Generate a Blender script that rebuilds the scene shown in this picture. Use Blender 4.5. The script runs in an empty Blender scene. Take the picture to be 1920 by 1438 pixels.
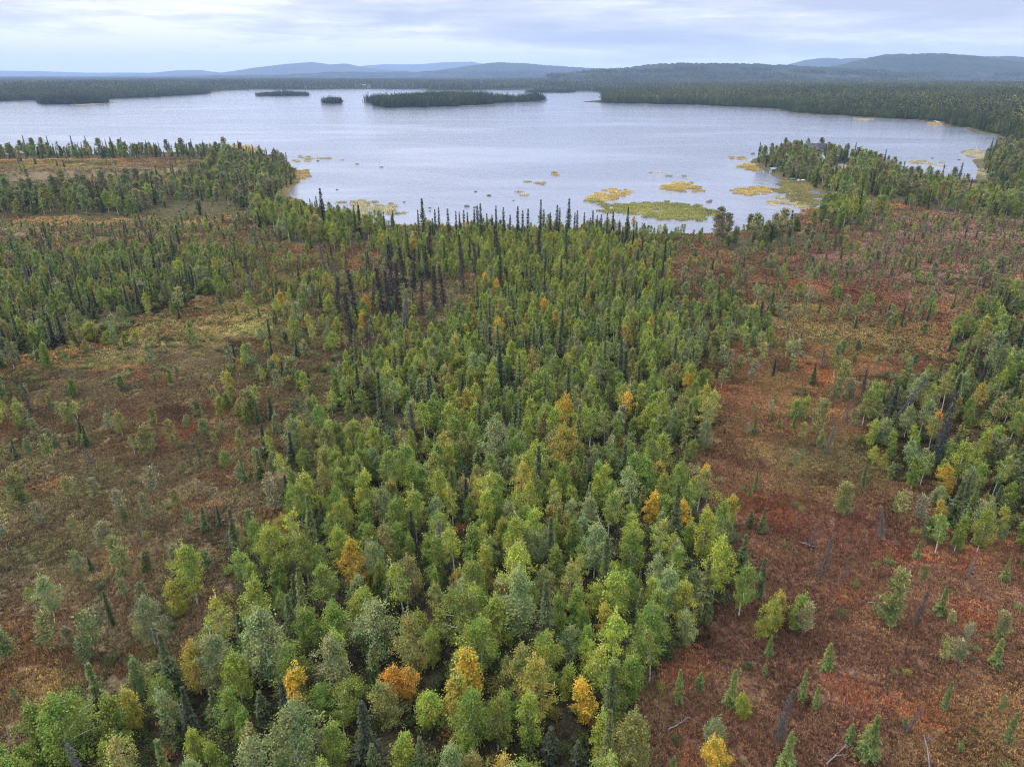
import bpy, math, random
import numpy as np
from mathutils import Vector

S = bpy.context.scene
COL = S.collection
R = math.radians
RNG = np.random.default_rng(7)
random.seed(7)

# ------------------------------------------------------------------ camera
CAM_H = 50.0
PITCH = R(23.5)
F = 1332.0                                   # focal length in pixels of the 1920 px wide photograph
cam_d = bpy.data.cameras.new('camera')
cam = bpy.data.objects.new('camera', cam_d)
COL.objects.link(cam)
cam.location = (0, 0, CAM_H)
cam.rotation_euler = (math.pi / 2 - PITCH, 0, 0)
cam_d.sensor_width = 36
cam_d.lens = F / 1920 * 36
cam_d.clip_start = 0.5
cam_d.clip_end = 80000
S.camera = cam

# ------------------------------------------------------------------ sky
world = bpy.data.worlds.new('World')
S.world = world
world.use_nodes = True
nt = world.node_tree
nt.nodes.clear()


def N(tree, kind, **kw):
    n = tree.nodes.new(kind)
    for k, v in kw.items():
        setattr(n, k, v)
    return n


def ramp(tree, fac, stops, interp='LINEAR'):
    n = tree.nodes.new('ShaderNodeValToRGB')
    n.color_ramp.interpolation = interp
    e = n.color_ramp.elements
    while len(e) < len(stops):
        e.new(0.5)
    for i, (p, c) in enumerate(stops):
        e[i].position = p
        e[i].color = (*c, 1) if len(c) == 3 else c
    if fac is not None:
        tree.links.new(fac, n.inputs[0])
    return n.outputs[0]


def math_(tree, op, a, b=None, clamp=False):
    n = tree.nodes.new('ShaderNodeMath')
    n.operation = op
    n.use_clamp = clamp
    for i, v in enumerate((a, b)):
        if v is None:
            continue
        if hasattr(v, 'links'):
            tree.links.new(v, n.inputs[i])
        else:
            n.inputs[i].default_value = v
    return n.outputs[0]


def mix(tree, fac, a, b, mode='MIX'):
    n = tree.nodes.new('ShaderNodeMix')
    n.data_type = 'RGBA'
    n.blend_type = mode
    for sock, v in ((n.inputs[0], fac), (n.inputs[6], a), (n.inputs[7], b)):
        if hasattr(v, 'links'):
            tree.links.new(v, sock)
        elif isinstance(v, (int, float)):
            sock.default_value = v
        else:
            sock.default_value = (*v, 1)
    return n.outputs[2]


def noise(tree, vec, scale, detail=4, rough=0.55, dist=0.0):
    n = tree.nodes.new('ShaderNodeTexNoise')
    n.inputs['Scale'].default_value = scale
    n.inputs['Detail'].default_value = detail
    n.inputs['Roughness'].default_value = rough
    n.inputs['Distortion'].default_value = dist
    if vec is not None:
        tree.links.new(vec, n.inputs['Vector'])
    return n.outputs['Fac']


def mapping(tree, vec, scale=(1, 1, 1), loc=(0, 0, 0), rot=(0, 0, 0)):
    n = tree.nodes.new('ShaderNodeMapping')
    n.inputs['Scale'].default_value = scale
    n.inputs['Location'].default_value = loc
    n.inputs['Rotation'].default_value = rot
    tree.links.new(vec, n.inputs['Vector'])
    return n.outputs[0]


SUN_EL, SUN_AZ = R(42), R(-62)               # azimuth from +Y (ahead) towards +X
sky = N(nt, 'ShaderNodeTexSky', sky_type='NISHITA', sun_disc=False)
sky.sun_elevation = SUN_EL
sky.sun_rotation = SUN_AZ
bg_sky = N(nt, 'ShaderNodeBackground')
nt.links.new(sky.outputs[0], bg_sky.inputs[0])
bg_sky.inputs[1].default_value = 0.10
tc = N(nt, 'ShaderNodeTexCoord')
gen = tc.outputs['Generated']
streak = noise(nt, mapping(nt, gen, (2.6, 2.6, 24), (3.1, 0.4, 0.2), (0, R(2.0), 0)), 1.6, 5, 0.55, 0.25)
fine = noise(nt, mapping(nt, gen, (7, 7, 60), (1.3, 2.4, 0.0), (0, R(1.2), 0)), 2.2, 4, 0.6, 0.4)
big = noise(nt, mapping(nt, gen, (1.3, 1.3, 12), (0.6, 5.4, 1.1)), 1.5, 3, 0.5)
tone = math_(nt, 'ADD', math_(nt, 'MULTIPLY', streak, 0.5), math_(nt, 'ADD', math_(nt, 'MULTIPLY', fine, 0.22), math_(nt, 'MULTIPLY', big, 0.35)))
sep = N(nt, 'ShaderNodeSeparateXYZ')
nt.links.new(gen, sep.inputs[0])
# the cloud cover is thinner and paler low on the horizon and towards the west (left)
low = math_(nt, 'SUBTRACT', 1.0, math_(nt, 'MULTIPLY', math_(nt, 'ABSOLUTE', sep.outputs['Z']), 16), True)
west = math_(nt, 'MULTIPLY', sep.outputs['X'], -0.15)
tone2 = math_(nt, 'ADD', math_(nt, 'ADD', tone, math_(nt, 'MULTIPLY', low, 0.17)), west)
cloud = ramp(nt, tone2, [(0.45, (0.40, 0.435, 0.53)), (0.53, (0.50, 0.53, 0.62)), (0.59, (0.61, 0.63, 0.71)), (0.67, (0.84, 0.84, 0.87))])
bg_cloud = N(nt, 'ShaderNodeBackground')
nt.links.new(cloud, bg_cloud.inputs[0])
# an overcast sky is brighter overhead than on the horizon
nt.links.new(math_(nt, 'ADD', 0.73, math_(nt, 'MULTIPLY', math_(nt, 'MAXIMUM', sep.outputs['Z'], 0.0), 3.0)), bg_cloud.inputs[1])
mixs = N(nt, 'ShaderNodeMixShader')
mixs.inputs[0].default_value = 0.97
nt.links.new(bg_sky.outputs[0], mixs.inputs[1])
nt.links.new(bg_cloud.outputs[0], mixs.inputs[2])
wout = N(nt, 'ShaderNodeOutputWorld')
nt.links.new(mixs.outputs[0], wout.inputs[0])

sun_d = bpy.data.lights.new('sun', 'SUN')
sun_d.energy = 1.5
sun_d.angle = R(10)                        # thin overcast: soft, but still from one side
sun_d.color = (1.0, 0.96, 0.9)
sun = bpy.data.objects.new('sun', sun_d)
COL.objects.link(sun)
to_sun = Vector((math.sin(SUN_AZ) * math.cos(SUN_EL), math.cos(SUN_AZ) * math.cos(SUN_EL), math.sin(SUN_EL)))
sun.rotation_euler = (-to_sun).to_track_quat('-Z', 'Y').to_euler()
sun.location = (-200, 100, 300)

S.view_settings.view_transform = 'Standard'
S.view_settings.look = 'None'
S.view_settings.exposure = 0.66
S.view_settings.gamma = 1.0
S.render.engine = 'CYCLES'
S.cycles.use_denoising = True
S.cycles.denoising_prefilter = 'NONE'
S.cycles.pixel_filter_type = 'BLACKMAN_HARRIS'
S.cycles.filter_width = 1.0
S.cycles.max_bounces = 5
S.cycles.diffuse_bounces = 3
S.cycles.glossy_bounces = 2
S.cycles.transmission_bounces = 2
S.cycles.volume_bounces = 0
S.cycles.transparent_max_bounces = 4


# ------------------------------------------------------------------ layout helpers
CP, SP = math.cos(PITCH), math.sin(PITCH)


def G(u, v, z=0.4):
    """ground position (x, y) that the photograph's pixel (u, v) sees at height z"""
    u = np.asarray(u, float)
    v = np.asarray(v, float)
    a, b = (u - 960) / F, (719 - v) / F
    dy, dz = CP + b * SP, -SP + b * CP
    t = (z - CAM_H) / dz
    return np.stack([a * t, dy * t], -1)


def PX(x, y, z=0.4):
    """pixel of the photograph that sees (x, y, z)"""
    x, y = np.asarray(x, float), np.asarray(y, float)
    h = np.asarray(z, float) - CAM_H
    depth = y * CP - h * SP
    up = y * SP + h * CP
    depth = np.where(depth < 1, 1, depth)
    return 960 + F * x / depth, 719 - F * up / depth


def poly(pts, z=0.4):
    p = np.array(pts, float)
    return G(p[:, 0], p[:, 1], z)


def inside(P, x, y):
    x, y = np.asarray(x), np.asarray(y)
    r = np.zeros(x.shape, bool)
    n = len(P)
    for i in range(n):
        x0, y0 = P[i]
        x1, y1 = P[(i + 1) % n]
        c = (y0 > y) != (y1 > y)
        r ^= c & (x < (x1 - x0) * (y - y0) / (y1 - y0 + 1e-12) + x0)
    return r


def edge_dist(P, x, y):
    d = np.full(np.shape(x), 1e18)
    n = len(P)
    for i in range(n):
        a, b = P[i], P[(i + 1) % n]
        e = b - a
        L = e @ e + 1e-9
        t = np.clip(((x - a[0]) * e[0] + (y - a[1]) * e[1]) / L, 0, 1)
        d = np.minimum(d, (x - a[0] - t * e[0]) ** 2 + (y - a[1] - t * e[1]) ** 2)
    return np.sqrt(d)


def signed(P, x, y):
    return np.where(inside(P, x, y), 1, -1) * edge_dist(P, x, y)


def lattice(x, y, s, seed):
    """smooth value noise in the ground plane, cell size s"""
    x, y = np.asarray(x, float) / s, np.asarray(y, float) / s
    xi, yi = np.floor(x).astype(np.int64), np.floor(y).astype(np.int64)
    fx, fy = x - xi, y - yi
    fx, fy = fx * fx * (3 - 2 * fx), fy * fy * (3 - 2 * fy)

    def h(i, j):
        k = (i * 374761393 + j * 668265263 + seed * 974634777) & 0xFFFFFFFF
        k = ((k ^ (k >> 13)) * 1274126177) & 0xFFFFFFFF
        return ((k ^ (k >> 16)) & 0xFFFF) / 65535.0
    return (h(xi, yi) * (1 - fx) + h(xi + 1, yi) * fx) * (1 - fy) + (h(xi, yi + 1) * (1 - fx) + h(xi + 1, yi + 1) * fx) * fy


# lake shore, traced on the water level
LAKE = poly([(-900, 196), (-300, 194), (0, 191), (75, 189), (200, 187), (300, 183), (390, 177), (410, 172), (470, 169.5), (600, 168.5), (700, 168), (790, 167.5), (795, 170), (885, 171),
             (900, 169.5), (1010, 170), (1040, 171), (1120, 173), (1128, 178), (1122, 183), (1145, 188), (1100, 190), (1092, 191.5), (1130, 194), (1200, 196), (1285, 197), (1370, 201), (1450, 205),
             (1490, 213), (1545, 217), (1620, 221), (1720, 227), (1762, 231), (1775, 238), (1810, 241), (1830, 250), (1868, 255), (1900, 263), (1870, 268), (1845, 296), (1822, 300),
             (1836, 318), (1828, 338), (1740, 330), (1660, 312), (1560, 300), (1480, 292), (1412, 298), (1408, 305), (1430, 318), (1462, 336), (1500, 345), (1535, 360), (1550, 385), (1500, 398), (1478, 418), (1420, 432),
             (1300, 440), (1200, 437), (1080, 432), (960, 430), (850, 426), (760, 424), (700, 420), (650, 404), (600, 396), (560, 378), (540, 366), (552, 350), (568, 332), (555, 320), (520, 300), (490, 290), (430, 284), (300, 288), (200, 289), (60, 288), (0, 286), (-300, 296), (-900, 330)], 0.0)
ISLANDS = [poly(p, 0.0) for p in (
    [(76, 194.6), (110, 193.2), (160, 193), (199, 193.6), (203, 194.6), (160, 196), (85, 196.5)],
    [(480, 179.6), (520, 178.8), (578, 179), (581, 180), (530, 180.8), (482, 180.8)],
    [(604, 194.6), (622, 193.4), (641, 193.6), (642, 195), (612, 195.5)],
    [(678, 193), (700, 192.2), (712, 192.5), (760, 190), (790, 187), (860, 186.2), (925, 188.5), (960, 190.5), (1000, 188), (1020, 187.8), (1028, 189), (1000, 192.2), (940, 195), (880, 199.5), (800, 202.5), (720, 203), (703, 201), (706, 195), (682, 194.2)],
    [(985, 173.3), (1040, 172.5), (1085, 173.5), (1040, 174.8), (990, 174.5)],
)]
CABIN = G(1527, 297, 3.0)
MOUNDS = [(CABIN[0], CABIN[1], 45, 3.5), (*G(1585, 326, 1), 30, 1.5)]


def shore(x, y):
    """distance to the water's edge, positive on land"""
    s = -signed(LAKE, x, y)
    for P in ISLANDS:
        s = np.maximum(s, signed(P, x, y))
    return s


# hills: (distance, depth, skyline points in pixels, tint)
HILLS = [
    ('far', 13500, 2600, [(-500, 139), (-200, 134), (60, 134.5), (150, 138), (240, 138), (300, 139), (420, 141), (600, 141)]),
    ('far', 12000, 1800, [(240, 141), (310, 138.5), (345, 134), (370, 133), (400, 136.5), (430, 141)]),
    ('far', 11200, 2200, [(390, 142), (450, 135), (490, 128), (540, 122), (585, 118.5), (620, 123), (640, 121.5), (650, 121.5), (672, 127), (720, 132), (790, 137), (860, 142)]),
    ('far', 14500, 2500, [(600, 141), (670, 126), (720, 122), (790, 122), (830, 118.5), (885, 117), (910, 122), (960, 127), (1050, 130), (1180, 131), (1300, 134), (1400, 140)]),
    ('mid', 7600, 1300, [(770, 142), (830, 133), (880, 126), (925, 119.5), (980, 120.5), (1040, 126), (1100, 130), (1180, 133), (1260, 138), (1330, 142)]),
    ('mid', 6800, 1100, [(880, 144), (930, 139), (975, 137.5), (1040, 139), (1130, 141), (1200, 144)]),
    ('mid', 7600, 1100, [(-500, 146), (0, 146), (300, 145), (550, 142), (640, 137), (760, 138), (850, 143), (900, 146)]),
    ('near', 3900, 800, [(1040, 146), (1120, 138), (1180, 130), (1220, 124.5), (1270, 122), (1330, 122), (1400, 123.5), (1480, 126), (1560, 131), (1640, 138), (1700, 145)]),
    ('pale_foot', 8600, 800, [(1440, 140), (1480, 123), (1510, 115), (1545, 110.5), (1575, 112.5), (1610, 110.5), (1650, 116), (1720, 128), (1760, 140)]),
    ('near', 4700, 1100, [(1440, 142), (1540, 131), (1600, 122), (1640, 110), (1670, 104.5), (1710, 105), (1750, 103.5), (1790, 107), (1840, 114), (1920, 125), (2100, 132), (2300, 142)]),
    ('near', 5800, 1200, [(1650, 140), (1760, 110), (1790, 105), (1830, 108), (1860, 109), (1890, 108), (1925, 113), (2000, 118), (2200, 128), (2400, 142)]),
    ('mid', 9000, 1000, [(1840, 140), (1900, 112), (1935, 110), (2050, 117), (2300, 140)]),
]


def hill_params(h):
    kind, D, depth, sky_ = h
    p = np.array(sky_, float)
    a = (p[:, 0] - 960) / F
    b = (719 - p[:, 1]) / F
    dy, dz = CP + b * SP, -SP + b * CP
    xs = a / dy * D
    zs = CAM_H + dz / dy * D
    return xs, np.maximum(zs, -5)


HP = [hill_params(h) for h in HILLS]


def hill_height(i, x, y):
    kind, D, depth, _ = HILLS[i]
    xs, zs = HP[i]
    # the ridge keeps to one bearing as it falls towards the viewer, so its feet spread out
    top = np.interp(x, xs, zs, left=-30, right=-30)
    t = np.clip(np.abs(y - D) / depth, 0, 1)
    sh = np.cos(t * math.pi / 2) ** 2
    bump = (lattice(x, y, 900, 5 + i) - 0.5) * 30 + (lattice(x, y, 300, 15 + i) - 0.5) * 10
    return np.where(top > -20, (top + 12) * sh - 12 + bump * sh * np.clip(t * 3, 0, 1), -30)


def terrain(x, y):
    x, y = np.asarray(x, float), np.asarray(y, float)
    s = shore(x, y)
    z = np.clip(s * 0.07, -1.6, 0.5)
    lift = np.clip(s / 8, 0, 1)
    z = z + lift * ((lattice(x, y, 9, 1) - 0.5) * 0.35 + (lattice(x, y, 2.2, 2) - 0.5) * 0.16)
    for mx, my, mr, mh in MOUNDS:
        z = z + lift * mh * np.exp(-((x - mx) ** 2 + (y - my) ** 2) / mr ** 2)
    r = np.hypot(x, y)
    z = z + np.where(r > 450, np.clip(s / 400, 0, 1) * (4 + 8 * lattice(x, y, 700, 3) + 3 * lattice(x, y, 180, 4)), 0)
    return z


def terrain_hills(x, y):
    z = terrain(x, y)
    for i in range(len(HILLS)):
        z = np.maximum(z, hill_height(i, x, y))
    return z


# ------------------------------------------------------------------ mesh helpers
def make_mesh(name, V, faces, mats=(), mat_idx=None, attrs=None, smooth=False):
    """faces: list of integer arrays, each (n, k)"""
    me = bpy.data.meshes.new(name)
    V = np.asarray(V, np.float32)
    faces = [np.asarray(f, np.int32) for f in faces if len(f)]
    loops = np.concatenate([f.ravel() for f in faces]) if faces else np.zeros(0, np.int32)
    tot = np.concatenate([np.full(len(f), f.shape[1], np.int32) for f in faces]) if faces else np.zeros(0, np.int32)
    me.vertices.add(len(V))
    me.vertices.foreach_set('co', V.ravel())
    if len(loops):
        me.loops.add(len(loops))
        me.loops.foreach_set('vertex_index', loops)
        me.polygons.add(len(tot))
        start = np.concatenate([[0], np.cumsum(tot)[:-1]]).astype(np.int32)
        me.polygons.foreach_set('loop_start', start)
        me.polygons.foreach_set('loop_total', tot)
        if smooth:
            me.polygons.foreach_set('use_smooth', np.ones(len(tot), bool))
    for m in mats:
        me.materials.append(m)
    if mat_idx is not None:
        me.polygons.foreach_set('material_index', np.asarray(mat_idx, np.int32))
    for k, v in (attrs or {}).items():
        v = np.asarray(v, np.float32)
        if v.ndim == 1:
            a = me.attributes.new(k, 'FLOAT', 'POINT')
            a.data.foreach_set('value', v)
        else:
            a = me.attributes.new(k, 'FLOAT_VECTOR', 'POINT')
            a.data.foreach_set('vector', v.ravel())
    me.update(calc_edges=True)
    me.validate()
    return me


def obj(name, me, parent=None, **props):
    o = bpy.data.objects.new(name, me)
    COL.objects.link(o)
    if parent is not None:
        o.parent = parent
    for k, v in props.items():
        o[k] = v
    return o


class MB:
    """collects tubes, boxes and quads with per-vertex 'lv'"""

    def __init__(s):
        s.V, s.F, s.M, s.L = [], {3: [], 4: []}, {3: [], 4: []}, []
        s.n = 0

    def add(s, V, Fs, m=0, lv=None):
        V = np.asarray(V, float)
        Fs = np.asarray(Fs, int)
        s.V.append(V)
        k = Fs.shape[1]
        s.F[k].append(Fs + s.n)
        s.M[k].append(np.full(len(Fs), m))
        s.L.append(np.full(len(V), 0.5) if lv is None else np.asarray(lv, float))
        s.n += len(V)

    def tube(s, pts, rad, sides=5, m=0, lv=0.5, cap=True):
        pts = np.asarray(pts, float)
        n = len(pts)
        rad = np.broadcast_to(np.asarray(rad, float), (n,))
        tan = np.gradient(pts, axis=0)
        tan /= np.linalg.norm(tan, axis=1)[:, None] + 1e-9
        ref = np.array([1.0, 0, 0]) if abs(tan[0][0]) < 0.8 else np.array([0, 1.0, 0])
        a = np.cross(tan, ref)
        a /= np.linalg.norm(a, axis=1)[:, None] + 1e-9
        b = np.cross(tan, a)
        ang = np.arange(sides) * 2 * math.pi / sides
        ring = pts[:, None] + rad[:, None, None] * (np.cos(ang)[None, :, None] * a[:, None] + np.sin(ang)[None, :, None] * b[:, None])
        V = ring.reshape(-1, 3)
        i = np.arange(n - 1)[:, None] * sides
        j = np.arange(sides)[None]
        k = (j + 1) % sides
        Fq = np.stack([i + j, i + k, i + sides + k, i + sides + j], -1).reshape(-1, 4)
        base = s.n
        s.add(V, Fq, m, np.full(len(V), lv))
        if cap and sides >= 3:
            c = np.concatenate([[pts[-1] + tan[-1] * rad[-1] * 0.6]])
            s.add(c, np.zeros((0, 3), int), m, [lv])
            e = base + (n - 1) * sides
            s.F[3].append(np.array([[e + q, e + (q + 1) % sides, s.n - 1] for q in range(sides)]))
            s.M[3].append(np.full(sides, m))

    def quads(s, c, a, b, m=0, lv=None):
        """quads with centre c and half axes a, b (n, 3)"""
        n = len(c)
        V = np.stack([c - a - b, c + a - b, c + a + b, c - a + b], 1).reshape(-1, 3)
        Fq = np.arange(n * 4).reshape(n, 4)
        s.add(V, Fq, m, np.repeat(np.full(n, 0.5) if lv is None else lv, 4))

    def leaves(s, c, size, rng, m=0, lv=None, up=0.5, aspect=0.55):
        """leaf-shaped rhombs with random turn, normals biased upwards"""
        n = len(c)
        nrm = rng.normal(size=(n, 3))
        nrm[:, 2] = np.abs(nrm[:, 2]) + up
        nrm /= np.linalg.norm(nrm, axis=1)[:, None]
        t = rng.normal(size=(n, 3))
        a = np.cross(nrm, t)
        a /= np.linalg.norm(a, axis=1)[:, None] + 1e-9
        b = np.cross(nrm, a)
        sz = (np.asarray(size) * rng.uniform(0.7, 1.3, n))[:, None]
        V = np.stack([c - a * sz, c + b * sz * aspect, c + a * sz, c - b * sz * aspect], 1).reshape(-1, 3)
        s.add(V, np.arange(n * 4).reshape(n, 4), m, np.repeat(rng.uniform(0, 1, n) if lv is None else lv, 4))

    def box(s, lo, hi, m=0, lv=0.5):
        x0, y0, z0 = lo
        x1, y1, z1 = hi
        V = [(x0, y0, z0), (x1, y0, z0), (x1, y1, z0), (x0, y1, z0), (x0, y0, z1), (x1, y0, z1), (x1, y1, z1), (x0, y1, z1)]
        s.add(V, [(3, 2, 1, 0), (4, 5, 6, 7), (0, 1, 5, 4), (1, 2, 6, 5), (2, 3, 7, 6), (3, 0, 4, 7)], m, np.full(8, lv))

    def mesh(s, name, mats=(), smooth=False):
        fs, ms = [], []
        for k in (3, 4):
            if s.F[k]:
                f = np.concatenate(s.F[k])
                if len(f):
                    fs.append(f)
                    ms.append(np.concatenate(s.M[k])[:len(f)] if sum(map(len, s.M[k])) >= len(f) else np.zeros(len(f)))
        return make_mesh(name, np.concatenate(s.V), fs, mats, np.concatenate(ms) if ms else None, {'lv': np.concatenate(s.L)}, smooth)


# ------------------------------------------------------------------ materials
def new_mat(name):
    m = bpy.data.materials.new(name)
    m.use_nodes = True
    t = m.node_tree
    t.nodes.clear()
    return m, t


def attr(t, name, kind='GEOMETRY'):
    n = t.nodes.new('ShaderNodeAttribute')
    n.attribute_name = name
    n.attribute_type = kind
    return n


def principled(t, color, rough=0.8, spec=0.25, normal=None):
    p = t.nodes.new('ShaderNodeBsdfPrincipled')
    if hasattr(color, 'links'):
        t.links.new(color, p.inputs['Base Color'])
    else:
        p.inputs['Base Color'].default_value = (*color, 1)
    if hasattr(rough, 'links'):
        t.links.new(rough, p.inputs['Roughness'])
    else:
        p.inputs['Roughness'].default_value = rough
    p.inputs['Specular IOR Level'].default_value = spec
    if normal is not None:
        t.links.new(normal, p.inputs['Normal'])
    return p


def output(t, shader):
    o = t.nodes.new('ShaderNodeOutputMaterial')
    t.links.new(shader, o.inputs['Surface'])


def foliage_mat(name, lo=0.62, hi=1.4, fall_col=(0.36, 0.22, 0.03), trans=0.25, rough=0.6, spec=0.15):
    m, t = new_mat(name)
    lv = attr(t, 'lv').outputs['Fac']
    tint = attr(t, 'tint', 'INSTANCER').outputs['Color']
    fall = attr(t, 'fall', 'INSTANCER').outputs['Fac']
    k = math_(t, 'ADD', math_(t, 'MULTIPLY', lv, hi - lo), lo)
    kc = N(t, 'ShaderNodeCombineColor')
    for i in range(3):
        t.links.new(k, kc.inputs[i])
    c = mix(t, 1.0, tint, kc.outputs[0], 'MULTIPLY')
    # the leaves that have turned: which ones differs along the crown
    geo = N(t, 'ShaderNodeTexCoord')
    n = noise(t, geo.outputs['Object'], 0.9, 2, 0.6)
    h = math_(t, 'FRACT', math_(t, 'MULTIPLY', lv, 37.0))
    turned = math_(t, 'LESS_THAN', math_(t, 'ADD', math_(t, 'MULTIPLY', h, 0.5), math_(t, 'MULTIPLY', n, 0.9)), math_(t, 'ADD', math_(t, 'MULTIPLY', fall, 0.85), 0.12))
    c = mix(t, math_(t, 'MULTIPLY', turned, 0.8), c, fall_col)
    patchy = ramp(t, noise(t, geo.outputs['Object'], 0.55, 2, 0.5), [(0.38, (0.62, 0.86, 0.8)), (0.50, (1, 1, 1)), (0.66, (1.08, 1.0, 0.88))])
    c = mix(t, 1.0, c, patchy, 'MULTIPLY')
    p = principled(t, c, rough, spec)
    tr = N(t, 'ShaderNodeBsdfTranslucent')
    t.links.new(c, tr.inputs[0])
    ms = N(t, 'ShaderNodeMixShader')
    ms.inputs[0].default_value = trans
    t.links.new(p.outputs[0], ms.inputs[1])
    t.links.new(tr.outputs[0], ms.inputs[2])
    output(t, ms.outputs[0])
    return m


def plain_mat(name, color, rough=0.8, spec=0.25, var=0.25, scale=3.0, stretch=(1, 1, 1), dark=None):
    m, t = new_mat(name)
    tcn = N(t, 'ShaderNodeTexCoord')
    n = noise(t, mapping(t, tcn.outputs['Object'], stretch), scale, 4, 0.6)
    dk = dark or tuple(c * (1 - var * 1.6) for c in color)
    lt = tuple(min(1, c * (1 + var)) for c in color)
    c = ramp(t, n, [(0.35, dk), (0.62, lt)])
    output(t, principled(t, c, rough, spec).outputs[0])
    return m


M_LEAF = foliage_mat('birch_leaves')
M_NEEDLE = foliage_mat('spruce_needles', 0.55, 1.45, (0.05, 0.06, 0.02), 0.10, 0.6, 0.2)
M_PINE = foliage_mat('pine_needles', 0.55, 1.5, (0.16, 0.12, 0.05), 0.12, 0.6, 0.2)
M_LICHEN = foliage_mat('dead_twigs', 0.5, 1.5, (0.05, 0.045, 0.04), 0.0, 0.9, 0.1)
M_BIRCH = plain_mat('birch_bark', (0.52, 0.50, 0.47), 0.7, 0.2, 0.2, 1.6, (1, 1, 3.0), (0.12, 0.11, 0.10))
M_SPRUCE = plain_mat('spruce_bark', (0.10, 0.085, 0.075), 0.9, 0.1, 0.3, 4)
M_PINEB = plain_mat('pine_bark', (0.17, 0.105, 0.075), 0.9, 0.1, 0.35, 2)
M_DEAD = plain_mat('dead_wood', (0.125, 0.115, 0.115), 0.9, 0.1, 0.4, 3)
M_SILVER = plain_mat('weathered_wood', (0.15, 0.14, 0.135), 0.85, 0.15, 0.3, 4)


def ground_mat():
    m, t = new_mat('bog_ground')
    zone = attr(t, 'zone').outputs['Color']
    tcn = N(t, 'ShaderNodeTexCoord')
    ob = tcn.outputs['Object']
    n1 = noise(t, ob, 0.16, 5, 0.6, 0.6)
    n2 = noise(t, ob, 0.8, 5, 0.65, 0.3)
    n3 = noise(t, ob, 4.0, 4, 0.7)
    wet = attr(t, 'wild').outputs['Fac']
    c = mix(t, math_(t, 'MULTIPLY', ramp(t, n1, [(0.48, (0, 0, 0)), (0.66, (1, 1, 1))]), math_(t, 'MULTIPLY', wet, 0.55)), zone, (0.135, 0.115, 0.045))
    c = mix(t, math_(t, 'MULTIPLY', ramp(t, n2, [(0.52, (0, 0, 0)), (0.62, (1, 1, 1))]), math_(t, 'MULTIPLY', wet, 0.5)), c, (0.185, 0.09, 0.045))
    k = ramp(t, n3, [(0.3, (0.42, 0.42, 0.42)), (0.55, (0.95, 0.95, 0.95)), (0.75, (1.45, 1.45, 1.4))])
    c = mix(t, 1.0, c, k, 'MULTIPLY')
    k2 = ramp(t, n2, [(0.3, (0.6, 0.6, 0.6)), (0.6, (1.15, 1.15, 1.15))])
    c = mix(t, 1.0, c, k2, 'MULTIPLY')
    b = N(t, 'ShaderNodeBump')
    b.inputs['Strength'].default_value = 0.9
    b.inputs['Distance'].default_value = 0.25
    t.links.new(math_(t, 'ADD', n3, math_(t, 'MULTIPLY', n2, 1.5)), b.inputs['Height'])
    output(t, principled(t, c, 0.95, 0.05, b.outputs[0]).outputs[0])
    return m


def hill_mat(name, pale_foot=False):
    m, t = new_mat(name)
    tcn = N(t, 'ShaderNodeTexCoord')
    ob = tcn.outputs['Object']
    n1 = noise(t, mapping(t, ob, (1, 1, 3)), 0.0022, 5, 0.6, 0.5)
    n2 = noise(t, ob, 0.03, 4, 0.75)
    c = ramp(t, n1, [(0.35, (0.022, 0.032, 0.022)), (0.55, (0.030, 0.042, 0.028)), (0.72, (0.050, 0.058, 0.036))])
    k = ramp(t, n2, [(0.35, (0.6, 0.6, 0.6)), (0.65, (1.5, 1.5, 1.5))])
    c = mix(t, 1.0, c, k, 'MULTIPLY')
    if pale_foot:
        sp = N(t, 'ShaderNodeSeparateXYZ')
        t.links.new(ob, sp.inputs[0])
        n3 = noise(t, mapping(t, ob, (2, 2, 9)), 0.0016, 6, 0.7)
        hgt = math_(t, 'ADD', math_(t, 'MULTIPLY', sp.outputs[2], -1 / 110.0), math_(t, 'MULTIPLY', n3, 1.5))
        c = mix(t, ramp(t, hgt, [(-0.78 + 0.86, (0, 0, 0)), (0.16, (1, 1, 1))]), c, (0.42, 0.45, 0.50))  # pale grey colour low on the hill, its edge broken by noise
    b = N(t, 'ShaderNodeBump')
    b.inputs['Strength'].default_value = 1.0
    b.inputs['Distance'].default_value = 14
    t.links.new(n2, b.inputs['Height'])
    output(t, principled(t, c, 0.95, 0.02, b.outputs[0]).outputs[0])
    return m


def water_mat():
    m, t = new_mat('lake_water')
    tcn = N(t, 'ShaderNodeTexCoord')
    ob = tcn.outputs['Object']
    w1 = noise(t, mapping(t, ob, (1, 0.45, 1), (0, 0, 0), (0, 0, R(25))), 0.9, 4, 0.65, 0.4)
    w2 = noise(t, mapping(t, ob, (1, 0.5, 1), (0, 0, 0), (0, 0, R(35))), 0.22, 3, 0.55, 0.3)
    calm = noise(t, mapping(t, ob, (0.4, 1, 1)), 0.011, 4, 0.6, 0.8)
    amp = ramp(t, calm, [(0.36, (0.25, 0.25, 0.25)), (0.56, (1, 1, 1))])
    b = N(t, 'ShaderNodeBump')
    b.inputs['Distance'].default_value = 0.26
    t.links.new(math_(t, 'MULTIPLY', amp, 1.0), b.inputs['Strength'])
    t.links.new(math_(t, 'ADD', w1, math_(t, 'MULTIPLY', w2, 1.6)), b.inputs['Height'])
    c = ramp(t, calm, [(0.3, (0.17, 0.18, 0.225)), (0.7, (0.11, 0.12, 0.16))])
    p = principled(t, c, 0.11, 0.5, b.outputs[0])
    p.inputs['IOR'].default_value = 1.42
    output(t, p.outputs[0])
    return m


M_GROUND = ground_mat()
M_WATER = water_mat()

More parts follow.
